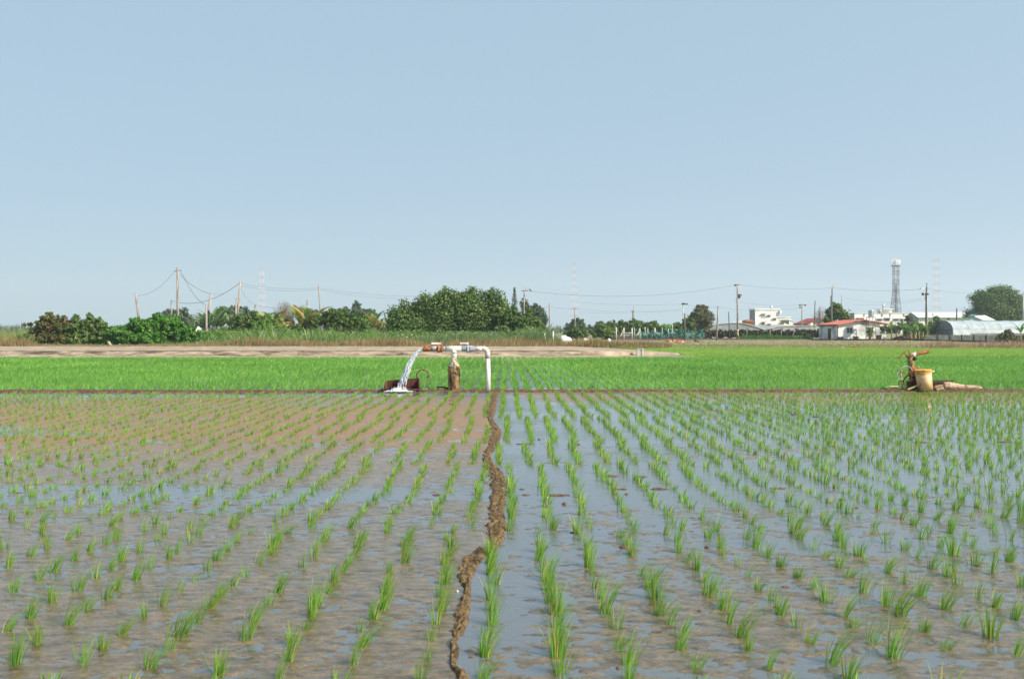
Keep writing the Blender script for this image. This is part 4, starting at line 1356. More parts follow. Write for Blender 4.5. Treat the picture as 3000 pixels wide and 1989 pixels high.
G_, Yl_, Gg = L_BAN, L_BANY, L_BANG
banana('grey-green banana plant just right of the tallest pole', 592, 84, 912, [Gg], 10)
banana('grey-green banana plant behind the two crossing poles', 622, 82, 900, [Gg, Gg, G_], 11)
banana('grey-green banana plant right of the crossing poles', 648, 84, 905, [Gg, G_], 11)
banana('dark banana plant left of the dark ragged bush', 676, 82, 905, [Gg, G_], 11)
banana('small banana plant with a dead stem at the left end of the clump', 572, 86, 930, [Gg], 8)
banana('yellow-green banana plant right of the smooth vine mound', 775, 82, 905, [G_, G_, Yl_], 10)
banana('banana plant with orange withered leaves below the leafless tree', 818, 80, 905, [Yl_, Yl_, G_], 11)
banana('low banana plant with yellow hanging leaves left of the slender pole', 860, 80, 935, [Yl_, G_], 10)
banana('tall banana plant with upright yellow leaves left of the slender pole', 880, 82, 895, [G_, Yl_, G_], 10)
banana('banana plant with long green leaves right of the slender pole', 915, 81, 897, [G_, G_, Yl_], 11)
banana('yellowing banana plant left of the big tree, nearest the dark bush', 1078, 80, 920, [Yl_, G_], 11)
banana('bright green banana plant close to the left of the big tree', 1110, 79, 925, [G_, G_, Yl_], 11)
banana('low yellowish banana plant tucked against the big tree', 1140, 78, 935, [G_, Yl_], 10)
banana('grey-green banana plant between the leaning pole and the dark ragged bush', 634, 80, 903, [Gg, Gg, G_], 12)
banana('slender grey banana plant directly behind the leaning pole', 608, 79, 908, [Gg], 12)
banana('green banana plant with raised leaves left of the faint mast', 755, 80, 908, [G_, Gg], 12)
banana('yellow-tipped banana plant just right of the faint mast', 797, 79, 903, [G_, Yl_, G_], 12)
banana('bright banana plant with torn leaves below the slim rusty-topped pole', 898, 79, 893, [G_, G_, Yl_], 12)
banana('pale green banana plant between the tangled bush and the big tree', 1094, 78, 910, [G_, Yl_, G_, G_], 12)
banana('leafy green banana plant leaning on the right of the tangled bush', 1062, 79, 912, [G_, G_], 11)
banana('small green banana plant in front of the yellow-tipped one', 838, 78, 925, [G_, Yl_], 10)

# ------------------------------------------------------------------ poles and cables
PG = 'poles along the farm road'


def pole(label, x0, y0, x1, y1, Y, r=.13, m=None, name='utility_pole', group=PG, base=None, cat='pole'):
    tp = at(x0, y0, Y); bt_ = at(x1, y1, Y)
    f = (bt_.z) / max(.01, (tp.z - bt_.z))
    gr = bt_ + (bt_ - tp) * f
    gr.z = -.05
    t = thing(name, label, cat, (gr.x, gr.y, 0), group)
    r *= .68
    q1 = MB(); q1.tube([gr, gr.lerp(tp, .5), tp], [r * 1.15, r, r * .85], 10); q1.build('shaft', m or M_POLE, t)
    return t, tp


pole('short pole leaning left above the bright bushes, left of the tallest', 397, 858, 407, 935, 78, .16)
T1, TP1 = pole('tallest weathered pole on the left, straight and bare', 520.5, 783, 521, 940, 80, .17)
q = MB(); q.beam(at(511, 795, 80), at(531, 792, 80), .06, .06); q.build('bracket', M_DPOST, T1)
pole('short thin pole just left of the tallest one', 502, 879, 503, 925, 95, .14)
pole('thick pole leaning right, behind the crossing poles', 619, 858, 600, 970, 80, .16)
pole('upright pole crossing in front of the thick leaning one', 604.5, 892, 605, 965, 77, .13)
T2, TP2 = pole('tall pole with small insulators, leaning slightly right among the bananas', 704.5, 823, 697, 915, 84, .16)
q = MB(); q.beam(at(700, 832, 84), at(708, 829, 84), .06, .06); q.beam(at(700, 841, 84), at(708, 839, 84), .06, .06); q.build('bracket', M_DPOST, T2)
pole('short pole close to the left of the tall insulator pole', 693, 873, 691, 920, 90, .14)
pole('short stump between the insulator pole and the faint red mast', 748, 893, 748, 935, 90, .16)
T3, TP3 = pole('slim tall pole with a rusty top, left of the big tree', 933.5, 834, 940, 930, 88, .13)
pole('slender pole among the yellow bananas', 900, 879, 904, 970, 82, .13)
T4, TP4 = pole('pole with a crossarm rising behind the right of the big tree', 1536, 850, 1535, 930, 105, .14)
q = MB(); q.beam(at(1528, 852, 105), at(1546, 852, 105), .09, .09); q.build('crossarm', M_DPOST, T4)
q = MB(); q.tube([at(1538.5, 850, 105), at(1538.5, 833, 105)], .03, 6); q.build('rod', M_PALECONC, T4)
pole('bare brown pole right of the hazy blue-green tree', 1610, 889, 1610, 970, 96, .14)
T5, TP5 = pole('pole with a short crossarm in front of the round dark tree', 1683.5, 903, 1684.5, 953, 130, .13)
q = MB(); q.beam(at(1679, 904, 130), at(1688, 904, 130), .09, .09); q.build('crossarm', M_DPOST, T5)
RG = 'poles across the right fields'
T6, _ = pole('slim grey pole with small insulators above the row of bushes', 1857, 895, 1857, 945, 150, .14, M_POLE, group=RG)
q = MB(); q.beam(at(1850, 912, 150), at(1858, 912, 150), .16, .16); q.beam(at(1853, 914, 150), at(1854, 942, 150), .1, .1); q.build('bracket', M_DPOST, T6)
T7, _ = pole('pale pole with two dark insulators left of the round olive tree', 2001, 890, 2001, 935, 150, .13, M_PALECONC, group=RG)
q = MB(); q.beam(at(1996, 891, 150), at(2013, 891, 150), .1, .1); q.obox(at(2002, 890, 150), .22, .2, .15); q.obox(at(2011.5, 891, 150), .15, .15, .13); q.build('insulators', M_DPOST, T7)
pole('brown pole in front of the green netting', 2006, 918, 2006, 999, 104, .14, M_POLED, group=RG)
pole('pale-footed pole leaning right, beside the hedge', 2104.5, 897, 2099, 999, 104, .15, group=RG)
pole('thin dark pole with a white foot in front of the hedge', 2134.5, 913, 2138, 993, 112, .10, M_POLED, group=RG)
T8, _ = pole('tall concrete pole with crossarms, lamp box and a striped yellow foot', 2160.5, 832, 2161, 993, 112, .17, M_POLE, group=RG)
q = MB(); q.beam(at(2154, 835.5, 112), at(2167, 835, 112), .1, .1); q.obox(at(2154, 836, 112), .10, .1, .12); q.build('crossarm', M_DPOST, T8)
q = MB(); q.beam(at(2153, 850, 112), at(2168, 848, 112), .09, .09); q.build('crossarm', M_PALECONC, T8)
q = MB(); q.obox(at(2165.5, 868, 112), .10, .15, .28); q.beam(at(2165, 864, 112), at(2173, 864, 112), .12, .12); q.beam(at(2168, 872, 112), at(2172, 865, 112), .05, .05); q.build('lamp_box', M_DPOST, T8)
q = MB()
for yy in (877, 885): q.beam(at(2155, yy, 112), at(2161, yy, 112), .08, .08)
q.build('insulators', M_DPOST, T8)
M_STRIPE = bpy.data.materials.new('hazard_stripes')
M_STRIPE.use_nodes = True
t_ = M_STRIPE.node_tree
wv = t_.nodes.new('ShaderNodeTexWave'); wv.bands_direction = 'DIAGONAL'; wv.inputs['Scale'].default_value = 1.1
crs = t_.nodes.new('ShaderNodeValToRGB'); crs.color_ramp.interpolation = 'CONSTANT'; crs.color_ramp.elements[1].position = .5
crs.color_ramp.elements[0].color = (.55, .38, .15, 1); crs.color_ramp.elements[1].color = (.16, .13, .09, 1)
tc_ = t_.nodes.new('ShaderNodeTexCoord'); t_.links.new(tc_.outputs['Object'], wv.inputs['Vector'])
t_.links.new(wv.outputs['Color'], crs.inputs['Fac']); t_.links.new(crs.outputs[0], t_.nodes['Principled BSDF'].inputs['Base Color'])
q = MB(); q.tube([at(2161, 993, 112), at(2160.8, 965, 112)], [.15, .14], 12); q.build('striped_sleeve', M_STRIPE, T8)
T9, _ = pole('pole with three small insulators right of the white house', 2350, 890, 2349, 950, 150, .14, M_POLE, group=RG)
q = MB(); q.beam(at(2343, 893, 150), at(2359, 893, 150), .07, .07); q.obox(at(2343, 894, 150), .13, .12, .12); q.obox(at(2359, 894, 150), .13, .12, .12); q.obox(at(2344, 901, 150), .13, .12, .12); q.build('insulators', M_DPOST, T9)
pole('reddish pole behind the left end of the red-roofed shed', 2388, 881, 2386, 952, 135, .12, M_POLED, group=RG)
pole('short slim pole between the bare trees and the shed tree', 2410, 911, 2409, 948, 130, .11, M_POLE, group=RG)
T10, _ = pole('tall pole with a white crossarm behind the shed tree', 2438, 842, 2437, 930, 135, .15, M_POLED, group=RG)
q = MB(); q.beam(at(2427, 844, 135), at(2450, 843.5, 135), .14, .14); q.build('crossarm', M_PALECONC, T10)
q = MB(); q.tube([at(2440.5, 843, 135), at(2440.5, 829, 135)], .04, 6); q.build('rod', M_PALECONC, T10)
pole('thick dark pole rising from the shed tree', 2435.5, 867, 2436, 930, 120, .20, M_POLED, group=RG)
pole('slim pole at the right of the shed tree', 2466, 864, 2466, 925, 140, .12, M_POLE, group=RG)
T11, _ = pole('short pole with a small lamp right of the shed tree', 2486, 903, 2487, 940, 135, .15, M_POLE, group=RG)
q = MB(); q.beam(at(2486, 909, 135), at(2493, 909, 135), .12, .15); q.build('lamp', M_DPOST, T11)
T12, _ = pole('tall pole with a street lamp left of the long greenhouse', 2714.5, 842, 2713, 955, 125, .20, M_POLED, group=RG)
q = MB(); q.beam(at(2698, 846, 125), at(2714, 848, 125), .09, .09); q.build('lamp_arm', M_GALV, T12)
q = MB(); q.obox(at(2702, 845.5, 125), .26, .18, .09); q.build('lamp_head', M_WHITE, T12)
q = MB(); q.tube([at(2715, 845, 125), at(2715.5, 830, 125), at(2712, 830.5, 125)], .045, 6); q.obox(at(2715.5, 862, 125), .2, .2, .12); q.obox(at(2703.5, 862, 125), .12, .12, .2); q.beam(at(2703, 861.5, 125), at(2719, 862.5, 125), .06, .06)
for yy in (868, 873, 878): q.obox(at(2711.5, yy, 125), .1, .1, .05)
q.build('insulators', M_DPOST, T12)
q = MB(); q.tube([at(2716.5, 865, 124.8), at(2716, 960, 124.8)], .07, 8); q.build('conduit', M_PALECONC, T12)
pole('crooked thin pole left of the long greenhouse', 2733, 917, 2735.5, 955, 118, .10, M_POLE, group=RG)
pole('short dark pole in front of the pale warehouse', 2803, 903, 2802.5, 940, 140, .17, M_POLED, group=RG)
T13, _ = pole('street lamp pole at the right edge beside the large round tree', 2998, 860, 2998, 940, 130, .14, M_GALV, name='street_lamp', group=None)
q = MB(); q.tube([at(2998, 872, 130), at(2990, 864, 130), at(2981, 862, 130)], .05, 6); q.obox(at(2986, 861.8, 130), .30, .15, .07); q.build('lamp_head', M_GALV, T13)
for x, y0, y1, lb in [(1596, 978, 1001, 'shorter'), (1620.5, 971, 1002, 'taller')]:
    a, b = at(x, y0, 62), at(x, y1, 62)
    q = MB(); q.tube([Vector((a.x, a.y, 0)), a], 2.2 * 62 / F_PX, 10); q.tube([a, a + Vector((0, 0, .04))], [2.6 * 62 / F_PX] * 2, 10)
    o = q.build('marker_post', M_WHITE); tag(o, f'{lb} of two white marker posts at the right end of the reeds', 'post', 'white marker posts')


def cable(label, a, b, sag, r=.018, mid=None):
    """a, b: (px, py, Y); sag in metres"""
    A, B = at(*a), at(*b)
    lp = []
    for i in range(17):
        s = i / 16
        p = A.lerp(B, s); p.z -= sag * 4 * s * (1 - s)
        lp.append(p)
    q1 = MB(); q1.tube(lp, r, 5, caps=False)
    o_ = q1.build('overhead_cable', M_WIRE)
    tag(o_, label, 'cable', 'overhead cables')
    return o_


cable('cable sagging from the short left pole up to the tallest pole', (398, 866, 78), (512, 794, 80), .62, .016)
cable('thick cable dropping from the tallest pole to the crossing poles', (529, 792, 80), (598, 892, 77), .45, .022)
cable('thin cable sagging from the tallest pole to the thick leaning pole', (526, 800, 80), (619, 862, 80), .35, .012)
cable('second thin cable from the tallest pole passing the thick leaning pole', (526, 806, 80), (655, 860, 82), .6, .010)
cable('thick cable sagging from the thin left pole to the tall insulator pole', (503, 881, 95), (700, 831, 84), .95, .022)
cable('upper cable from the insulator pole to the slim rusty-topped pole', (708, 832, 84), (933, 844, 88), .25, .011)
cable('lower cable from the insulator pole to the slim rusty-topped pole', (708, 838, 84), (933, 848, 88), .3, .012)
cable('long cable from the rusty-topped pole towards the big tree', (934, 844, 88), (1240, 868, 96), .25, .011)
cable('second long cable from the rusty-topped pole towards the big tree', (934, 848, 88), (1200, 874, 96), .3, .010)
cable('short cable from the insulator pole down to the stump', (705, 845, 84), (748, 893, 90), .35, .010)
cable('low cable over the bananas from stump to slender pole', (748, 894, 90), (900, 892, 82), .3, .010)
cable('high cable from the crossarm pole across to the concrete pole', (1546, 852, 105), (2154, 835, 112), 1.05, .016)
cable('high cable from the concrete pole to the white crossarm pole', (2167, 834, 112), (2428, 844, 135), .35, .016)
cable('high cable from the white crossarm pole to the street lamp pole', (2450, 844, 135), (2700, 847, 125), .35, .016)
cable('high cable from the street lamp pole towards the large round tree', (2718, 846, 125), (2860, 860, 140), .2, .014)
cable('low cable from the bare brown pole to the pole by the round tree', (1610, 898, 96), (1684, 904, 130), .15, .013)
cable('low cable left of the bare brown pole', (1560, 905, 105), (1610, 897, 96), .1, .012)
cable('low cable from the round tree pole to the slim grey pole', (1688, 904, 130), (1852, 912, 150), .2, .014)
cable('low cable from the slim grey pole to the pale insulator pole', (1858, 912, 150), (1998, 905, 150), .2, .013)
cable('upper cable from the far left across to the pale insulator pole', (1700, 886, 160), (2000, 891, 150), .3, .012)
cable('cable from the pale insulator pole to the leaning pole', (2012, 892, 150), (2104, 900, 104), .2, .012)
cable('cable from the leaning pole past the concrete pole to the white house', (2105, 899, 104), (2200, 909, 150), .15, .012)
cable('cable from the white house to the pole with three insulators', (2288, 908, 150), (2343, 902, 150), .05, .012)
cable('upper cable from concrete pole to the three-insulator pole', (2163, 884, 112), (2343, 893, 150), .35, .010)
cable('faint cable high behind the insulators of the street lamp pole', (2480, 874, 160), (2704, 874, 125), .6, .010)
cable('faint cable sloping down from the street lamp pole to the left', (2704, 880, 125), (2500, 892, 160), .3, .010)
cable('faint cable crossing low behind the pale insulator pole', (1690, 915, 160), (1994, 910, 150), .2, .010)


def lattice(label, px, ytop, ybase, Y, wt, wb, r, m1, m2, bend=None, nseg=12):
    b = at(px, ybase, Y); b.z = 0
    tp = at(px, ytop, Y)
    k = Y / F_PX
    t = thing('lattice_mast', label, 'mast', b)
    H = tp.z
    qa, qb = MB(), MB()
    def wid(s):
        return (np.interp(s, [0, bend or 1, 1], [wb, wt, wt]) if bend else wb + (wt - wb) * s) * k / 2
    lv = [i / nseg for i in range(nseg + 1)]
    for i in range(nseg):
        s0, s1 = lv[i], lv[i + 1]
        w0, w1 = wid(s0), wid(s1)
        c0 = [b + Vector((sx * w0, sy * w0, s0 * H)) for sx, sy in ((-1, -1), (1, -1), (1, 1), (-1, 1))]
        c1 = [b + Vector((sx * w1, sy * w1, s1 * H)) for sx, sy in ((-1, -1), (1, -1), (1, 1), (-1, 1))]
        qq = MB()
        for j in range(4):
            qq.tube([c0[j], c1[j]], r, 4, caps=False)
            qq.tube([c0[j], c1[(j + 1) % 4]], r * .6, 3, caps=False)
            qq.tube([c0[(j + 1) % 4], c1[j]], r * .6, 3, caps=False)
            qq.tube([c1[j], c1[(j + 1) % 4]], r * .6, 3, caps=False)
        qq.build('mast_section', m1 if i % 2 else m2, t)
    return t, tp


lattice('very faint red and white mast far behind the insulator pole', 767, 785, 935, 1500, 10, 14, .17, M_PYLR, M_PYLW, nseg=16)
lattice('very faint red and white mast far behind the round dark tree', 1682, 770, 945, 1500, 9, 24, .17, M_PYLR, M_PYLW, bend=.85, nseg=18)
lattice('very faint red and white mast far behind the pale warehouse', 2743, 758, 940, 1400, 12, 20, .18, M_PYLR, M_PYLW, bend=.7, nseg=18)
tw, twp = lattice('grey lattice telephone mast with white antennas on top, behind the long building', 2624, 779, 935, 420, 13, 30, .14, M_GALV, mat('rusty_lattice', (.22, .17, .15), .8, .2, .3), bend=.62, nseg=14)
q = MB(); c = at(2623.5, 779, 420); q.box(c.x - 1.6, c.x + 1.6, 418.4, 421.6, c.z - .15, c.z + .15); q.build('platform', M_DPOST, tw)
q = MB()
for j in range(10):
    a = 6.283 * j / 10
    c = at(2624, 768 + random.uniform(-2, 2), 420) + Vector((math.cos(a) * 1.9, math.sin(a) * 1.9, 0))
    q.obox(c, .22, .16, 1.1)
    q.tube([c, at(2624, 772, 420)], .08, 4)
q.tube([at(2624, 779, 420), at(2624, 758, 420)], .14, 6)
q.build('antennas', M_PYLW, tw)
q = MB(); c0 = at(2625, 935, 420); c0.z = 0; q.beam(c0, at(2625, 830, 420), .9, .9); q.build('ladder', mat('blue_grey_ladder', (.20, .26, .36), .7, .1, 1), tw)

# ------------------------------------------------------------------ right background: vegetation
RV = 'bushes along the right field edge'
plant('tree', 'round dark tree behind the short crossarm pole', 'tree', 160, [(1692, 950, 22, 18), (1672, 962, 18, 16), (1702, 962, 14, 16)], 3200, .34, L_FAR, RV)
plant('shrub', 'rounded green bush below the round dark tree', 'bush', 104, [(1690, 975, 34, 18), (1668, 982, 20, 12), (1710, 982, 18, 12)], 4200, .22, L_MID, RV, crown_name='foliage')
plant('shrub', 'small hazy bush between the two rounded bushes', 'bush', 150, [(1735, 965, 18, 14), (1755, 955, 14, 14)], 1600, .3, L_FAR, RV, crown_name='foliage')
plant('shrub', 'dense green bush left of the white posts', 'bush', 106, [(1765, 965, 24, 20), (1780, 980, 24, 16), (1745, 980, 14, 12)], 4600, .22, L_MID, RV, crown_name='foliage')
for x, y, rx, ry, m_, lb in [(1795, 958, 24, 18, L_DARK, 'dark rounded bush behind the leftmost white posts'), (1826, 955, 20, 16, L_MID, 'olive bush behind the leaning white post'), (1862, 953, 26, 18, L_DARK, 'widest dark dome bush behind the white posts'),
                             (1899, 958, 18, 15, L_DARK, 'low dark bush right of the widest dome bush'), (1920, 955, 10, 14, L_MID, 'narrow upright bush behind the green netting'), (1950, 962, 22, 12, L_VINE, 'pale yellow-green bush behind the green netting'), (1985, 960, 20, 14, L_DARK, 'dark bush left of the brown pole')]:
    plant('shrub', lb, 'bush', 122, [(x, y, rx, ry), (x + 6, y + 8, rx * .9, ry)], 2600, .26, m_, RV, crown_name='foliage')
plant('tree', 'round olive tree between the brown pole and the leaning pole', 'tree', 130, [(2055, 925, 30, 26), (2040, 935, 22, 24), (2070, 935, 22, 26), (2055, 908, 20, 14), (2058, 952, 26, 14)], 8000, .25, L_ROUND, None, trunk=.2)
plant('tree', 'dark bushy tree tucked left of the round olive tree', 'tree', 126, [(2008, 948, 12, 14), (2022, 945, 16, 18), (2005, 938, 6, 8), (2025, 960, 16, 12)], 2600, .25, L_DARK)
plant('tree', 'dark green tree behind the roof of the red shed', 'tree', 124, [(2440, 915, 20, 22), (2460, 920, 22, 20), (2450, 898, 16, 14), (2475, 935, 18, 14), (2430, 938, 18, 14)], 7000, .25, L_MID, None, spiky=.15)
bare_tree('thin leafless tree right of the reddish pole behind the shed', 2404, 950, 894, 138, 26, 34)
plant('tree', 'large round dark tree above the long greenhouse at the right', 'tree', 170, [(2893, 875, 34, 28), (2935, 868, 34, 24), (2962, 890, 32, 34), (2978, 912, 22, 30), (2900, 905, 44, 30), (2868, 890, 18, 16), (2852, 873, 9, 8), (2846, 922, 20, 14), (2880, 925, 34, 18), (2935, 920, 40, 30), (2970, 940, 26, 16), (2905, 850, 14, 8), (2935, 848, 20, 8), (2872, 868, 10, 7), (2990, 880, 10, 12), (2993, 925, 8, 14), (2960, 858, 10, 7), (2835, 930, 8, 8)],
      32000, .34, L_DARK, None, trunk=.5, clump=.55)
plant('shrub', 'green bushes left of the arched greenhouse end', 'bush', 118, [(2728, 962, 12, 20), (2722, 975, 14, 12), (2742, 940, 7, 14), (2752, 942, 8, 8)], 3000, .24, L_MID, None, crown_name='foliage')
plant('shrub', 'brownish dry bush in front of the greenhouse near the right edge', 'bush', 92, [(2945, 985, 22, 15), (2925, 990, 12, 12), (2962, 992, 16, 12), (2950, 972, 10, 6)], 3000, .18, leaf_mat('dry_bush_leaf', (.12, .12, .04), (.30, .22, .10), (.06, .18, .05), .2, .3, .6, .3, 1.0), None, crown_name='foliage', spiky=.2)
plant('shrub', 'hazy brown-green shrubs behind the red-roofed shed and fence', 'bush', 128, [(2615, 965, 18, 12), (2640, 955, 14, 12), (2590, 962, 16, 9), (2660, 935, 14, 10)], 2400, .26, L_ROUND, None, crown_name='foliage')
banana('dark green banana plant at the far right edge', 2990, 90, 945, [L_BAN, L_BRIGHT], 9, None)
banana('small banana plant behind the fence right of the shed', 2612, 118, 932, [L_BAN], 7, None)
banana('dense dark banana clump right of the red-roofed shed, left stem group', 2665, 104, 945, [L_BRIGHT, L_BAN], 13, 'banana clump by the low wall', stems=4, h0=1.0)
banana('dense dark banana clump right of the red-roofed shed, right stem group', 2692, 103, 940, [L_BAN, L_BRIGHT], 13, 'banana clump by the low wall', stems=5, h0=1.1)
plant('shrub', 'dark bushes growing up behind the banana clump', 'bush', 107, [(2660, 968, 14, 22), (2685, 965, 16, 24), (2705, 970, 14, 22), (2675, 985, 26, 12)], 4500, .22, L_DARK, None, crown_name='foliage', spiky=.3)
banana('banana plants left of the net house behind the netting', 1962, 120, 938, [L_BAN, L_VINE], 8, None, stems=2)

# hedge
hb = []
for x in range(2046, 2410, 9):
    hb.append((x, 978 + random.uniform(-1, 1), 9, 12.5 + random.uniform(-1, 1.2)))
plant('hedge', 'long dark clipped hedge between the leaning pole and the shed', 'hedge', 117, hb, 16000, .22, L_HEDGE, None, crown_name='foliage', depth=1.6)
for j, x in enumerate([2188, 2256, 2289, 2318]):
    a = at(x, 966, 114.5)
    q = MB(); q.tube([(a.x, a.y, 0), (a.x + (.5 if j == 3 else 0), a.y, a.z)], .05, 6); o = q.build('hedge_stake', M_POLE)
    tag(o, ['leftmost', 'second', 'third', 'rightmost leaning'][j] + ' thin stake standing in front of the dark hedge', 'stake', 'stakes in the hedge')


# yucca by the water tank
def yucca(label, px, Y, ptop, w_, n):
    b = at(px, 990, Y); b.z = 0
    H = at(px, ptop, Y).z
    t = thing('yucca', label, 'plant', b)
    k = Y / F_PX
    hub = [(random.uniform(-w_ * .6, w_ * .6) * k, random.uniform(-.5, .5), random.uniform(.45, .95) * H) for _ in range(9)]
    q1 = MB()
    for h_ in hub: q1.tube([b, b + Vector((h_[0], h_[1], h_[2]))], [.10, .06], 6)
    q1.build('trunk', M_BSTEM, t)
    C, Hh, Ln = [], [], []
    for h_ in hub:
        for i in range(n // 9):
            a = random.uniform(0, 6.28)
            C.append((b.x + h_[0], b.y + h_[1], h_[2])); Hh.append(random.uniform(.45, .85)); Ln.append((math.cos(a) * random.uniform(.3, 1.6), math.sin(a)))
    C = np.array(C)
    N = len(C); Ln = np.array(Ln)
    bx = blades(C, np.array(Hh) * .55, .06, Ln, L_BAN, 'leaves', t, seg=3, wind=(0, 0), curl=.2)
    b3 = blades(C, -np.array(Hh) * .8, .07, Ln * .5, L_BAN, 'drooping_leaves', t, seg=3, wind=(0, 0), curl=.1)


yucca('spiky drooping plant under the steel water tank beside the shed', 2549, 104.5, 958, 16, 360)

# ------------------------------------------------------------------ right background: buildings
# red-roofed shed: gable end to the camera, ridge running away
Y1 = 106.0
k = Y1 / F_PX
xa, xb = (2455 - 1500) * k, (2577 - 1500) * k
ea = at(0, 951, Y1).z; rz_ = at(0, 940, Y1).z; xr = (2530 - 1500) * k
shed = thing('red_roof_shed', 'small white stained shed with a bright red metal roof', 'shed', ((xa + xb) / 2, Y1 + 3, 0))
D_ = 6.6
q = MB(); xm = (2515 - 1500) * k
wx0, wx1, wz0, wz1 = (2480 - 1500) * k, (2498 - 1500) * k, at(0, 975, Y1).z, at(0, 961, Y1).z
# front wall built round the window opening
def gz(x): return ea + (rz_ - ea) * (x - xa) / (xr - xa) if x < xr else rz_ - (rz_ - ea) * .72 * (x - xr) / (xb - xr)
def fquad(q_, x0, x1, z0, z1a, z1b): q_.add([(x0, Y1, z0), (x1, Y1, z0), (x1, Y1, z1b), (x0, Y1, z1a), (x0, Y1 + .2, z0), (x1, Y1 + .2, z0), (x1, Y1 + .2, z1b), (x0, Y1 + .2, z1a)], [(0, 1, 2, 3), (5, 4, 7, 6), (3, 2, 6, 7), (0, 3, 7, 4), (1, 5, 6, 2), (0, 4, 5, 1)])
fquad(q, xa, wx0, 0, gz(xa), gz(wx0))
fquad(q, wx0, wx1, 0, wz0, wz0); fquad(q, wx0, wx1, wz1, gz(wx0), gz(wx1))
fquad(q, wx1, xm, 0, gz(wx1), gz(xm))
q.build('front_wall', M_WALL, shed)
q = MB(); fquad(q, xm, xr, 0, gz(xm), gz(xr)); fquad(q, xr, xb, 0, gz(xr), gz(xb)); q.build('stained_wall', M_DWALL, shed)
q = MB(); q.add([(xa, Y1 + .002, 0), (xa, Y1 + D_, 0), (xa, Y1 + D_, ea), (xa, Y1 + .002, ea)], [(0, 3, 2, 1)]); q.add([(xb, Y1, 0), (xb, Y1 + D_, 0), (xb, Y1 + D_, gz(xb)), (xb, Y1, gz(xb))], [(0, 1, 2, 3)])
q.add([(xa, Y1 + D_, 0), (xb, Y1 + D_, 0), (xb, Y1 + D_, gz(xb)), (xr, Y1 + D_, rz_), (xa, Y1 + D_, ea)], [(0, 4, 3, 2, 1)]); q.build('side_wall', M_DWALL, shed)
q = MB(); q.box(xa - .05, xa - .01, Y1 + 2.3, Y1 + 3.3, 0, 1.45); q.build('door', M_DPOST, shed)
wn = MB(); wn.box(wx0, wx1, Y1 + .10, Y1 + .12, wz0, wz1); wo_ = wn.build('window', M_WIN, shed)
fr_ = MB()
for a, b in ((wx0, wx0 + .05), (wx1 - .05, wx1), ((wx0 + wx1) / 2 - .02, (wx0 + wx1) / 2 + .02)): fr_.box(a, b, Y1 - .02, Y1 + .09, wz0, wz1)
fr_.box(wx0 - .06, wx1 + .06, Y1 - .05, Y1 - .021, wz0 - .05, wz0); fr_.box(wx0 - .06, wx1 + .06, Y1 - .05, Y1 - .021, wz1, wz1 + .04); fr_.build('frame', M_FRAME, wo_)


def roof_plane(q_, x0, z0, x1, z1, ya, yb, n, amp=.03, th=.04):
    """corrugated sheet from (x0,z0) to (x1,z1), running from ya to yb"""
    vs_, fs_ = [], []
    m_ = n * 2
    for j in range(m_ + 1):
        y_ = ya + (yb - ya) * j / m_
        dz = amp * (j % 2)
        vs_ += [(x0, y_, z0 + dz), (x1, y_, z1 + dz), (x0, y_, z0 + dz - th), (x1, y_, z1 + dz - th)]
    for j in range(m_):
        a = 4 * j
        fs_ += [(a, a + 1, a + 5, a + 4), (a + 2, a + 6, a + 7, a + 3), (a, a + 4, a + 6, a + 2), (a + 1, a + 3, a + 7, a + 5)]
    fs_ += [(0, 2, 3, 1), (4 * m_, 4 * m_ + 1, 4 * m_ + 3, 4 * m_ + 2)]
    q_.add(vs_, fs_)


q = MB()
roof_plane(q, xa - .25, ea + .0, xr, rz_ + .13, Y1 - .35, Y1 + D_ + .2, 22, .05, .06)
roof_plane(q, xr, rz_ + .13, (2604 - 1500) * k, at(0, 949, Y1).z, Y1 - .35, Y1 + D_ + .2, 22, .05, .06)
q.build('roof', M_REDROOF, shed)
q = MB(); q.box(xa - .30, xa - .22, Y1 - .36, Y1 + D_, ea - .12, ea - .02); q.build('gutter', M_DPOST, shed)
# things at the shed's foot
for x0, x1, y0, m_, lb in [(2456, 2469, 988, M_BLACK, 'black crate at the near corner of the red-roofed shed'), (2502, 2512, 987, M_BLACK, 'black bin at the foot of the shed below its window'),
                           (2570, 2580, 983, M_BLACK, 'tall dark box at the right corner of the shed'), (2580, 2592, 981, M_WALL, 'white cabinet right of the shed')]:
    a, b = at(x0, y0, 104.8), at(x1, y0, 104.8)
    q = MB(); q.box(a.x, b.x, 104.5, 105.1, -.02, a.z); q.box(a.x - .04, b.x + .04, 104.46, 105.14, a.z, a.z + .05)
    o = q.build('storage_box', m_); tag(o, lb, 'box')

# steel water tank on its stand
wt = thing('water_tank', 'shiny steel water tank on a spindly stand in front of the shed', 'water tank', ((2552 - 1500) * 104 / F_PX, 104.6, 0))
kk = 104.6 / F_PX
c = at(2552, 919, 104.6)
q = MB()
zt_, zb_ = at(0, 909.5, 104.6).z, at(0, 928, 104.6).z
hh_ = zt_ - zb_
cc = Vector((c.x, 104.6, 0))
prof = [(0, 6.2), (.04, 7.6)]
for i in range(1, 9): prof += [(i / 9 - .03, 7.6), (i / 9, 7.9), (i / 9 + .03, 7.6)]
prof += [(.96, 7.6), (1.0, 7.0), (1.05, 4.5), (1.09, 1.2)]
q.tube([cc + Vector((0, 0, zb_ + hh_ * a)) for a, _ in prof], [r * kk for _, r in prof], 22); q.build('tank', M_STEEL, wt)
q = MB()
w_ = 9.5 * kk
for sx in (-1, 1):
    for sy in (-1, 1):
        q1 = MB(); q1.tube([(cc.x + sx * w_ * 1.1, 104.6 + sy * w_, 0), (cc.x + sx * w_ * .95, 104.6 + sy * w_, zb_ - .12)], .035, 6); q1.build('leg', M_RUST, wt)
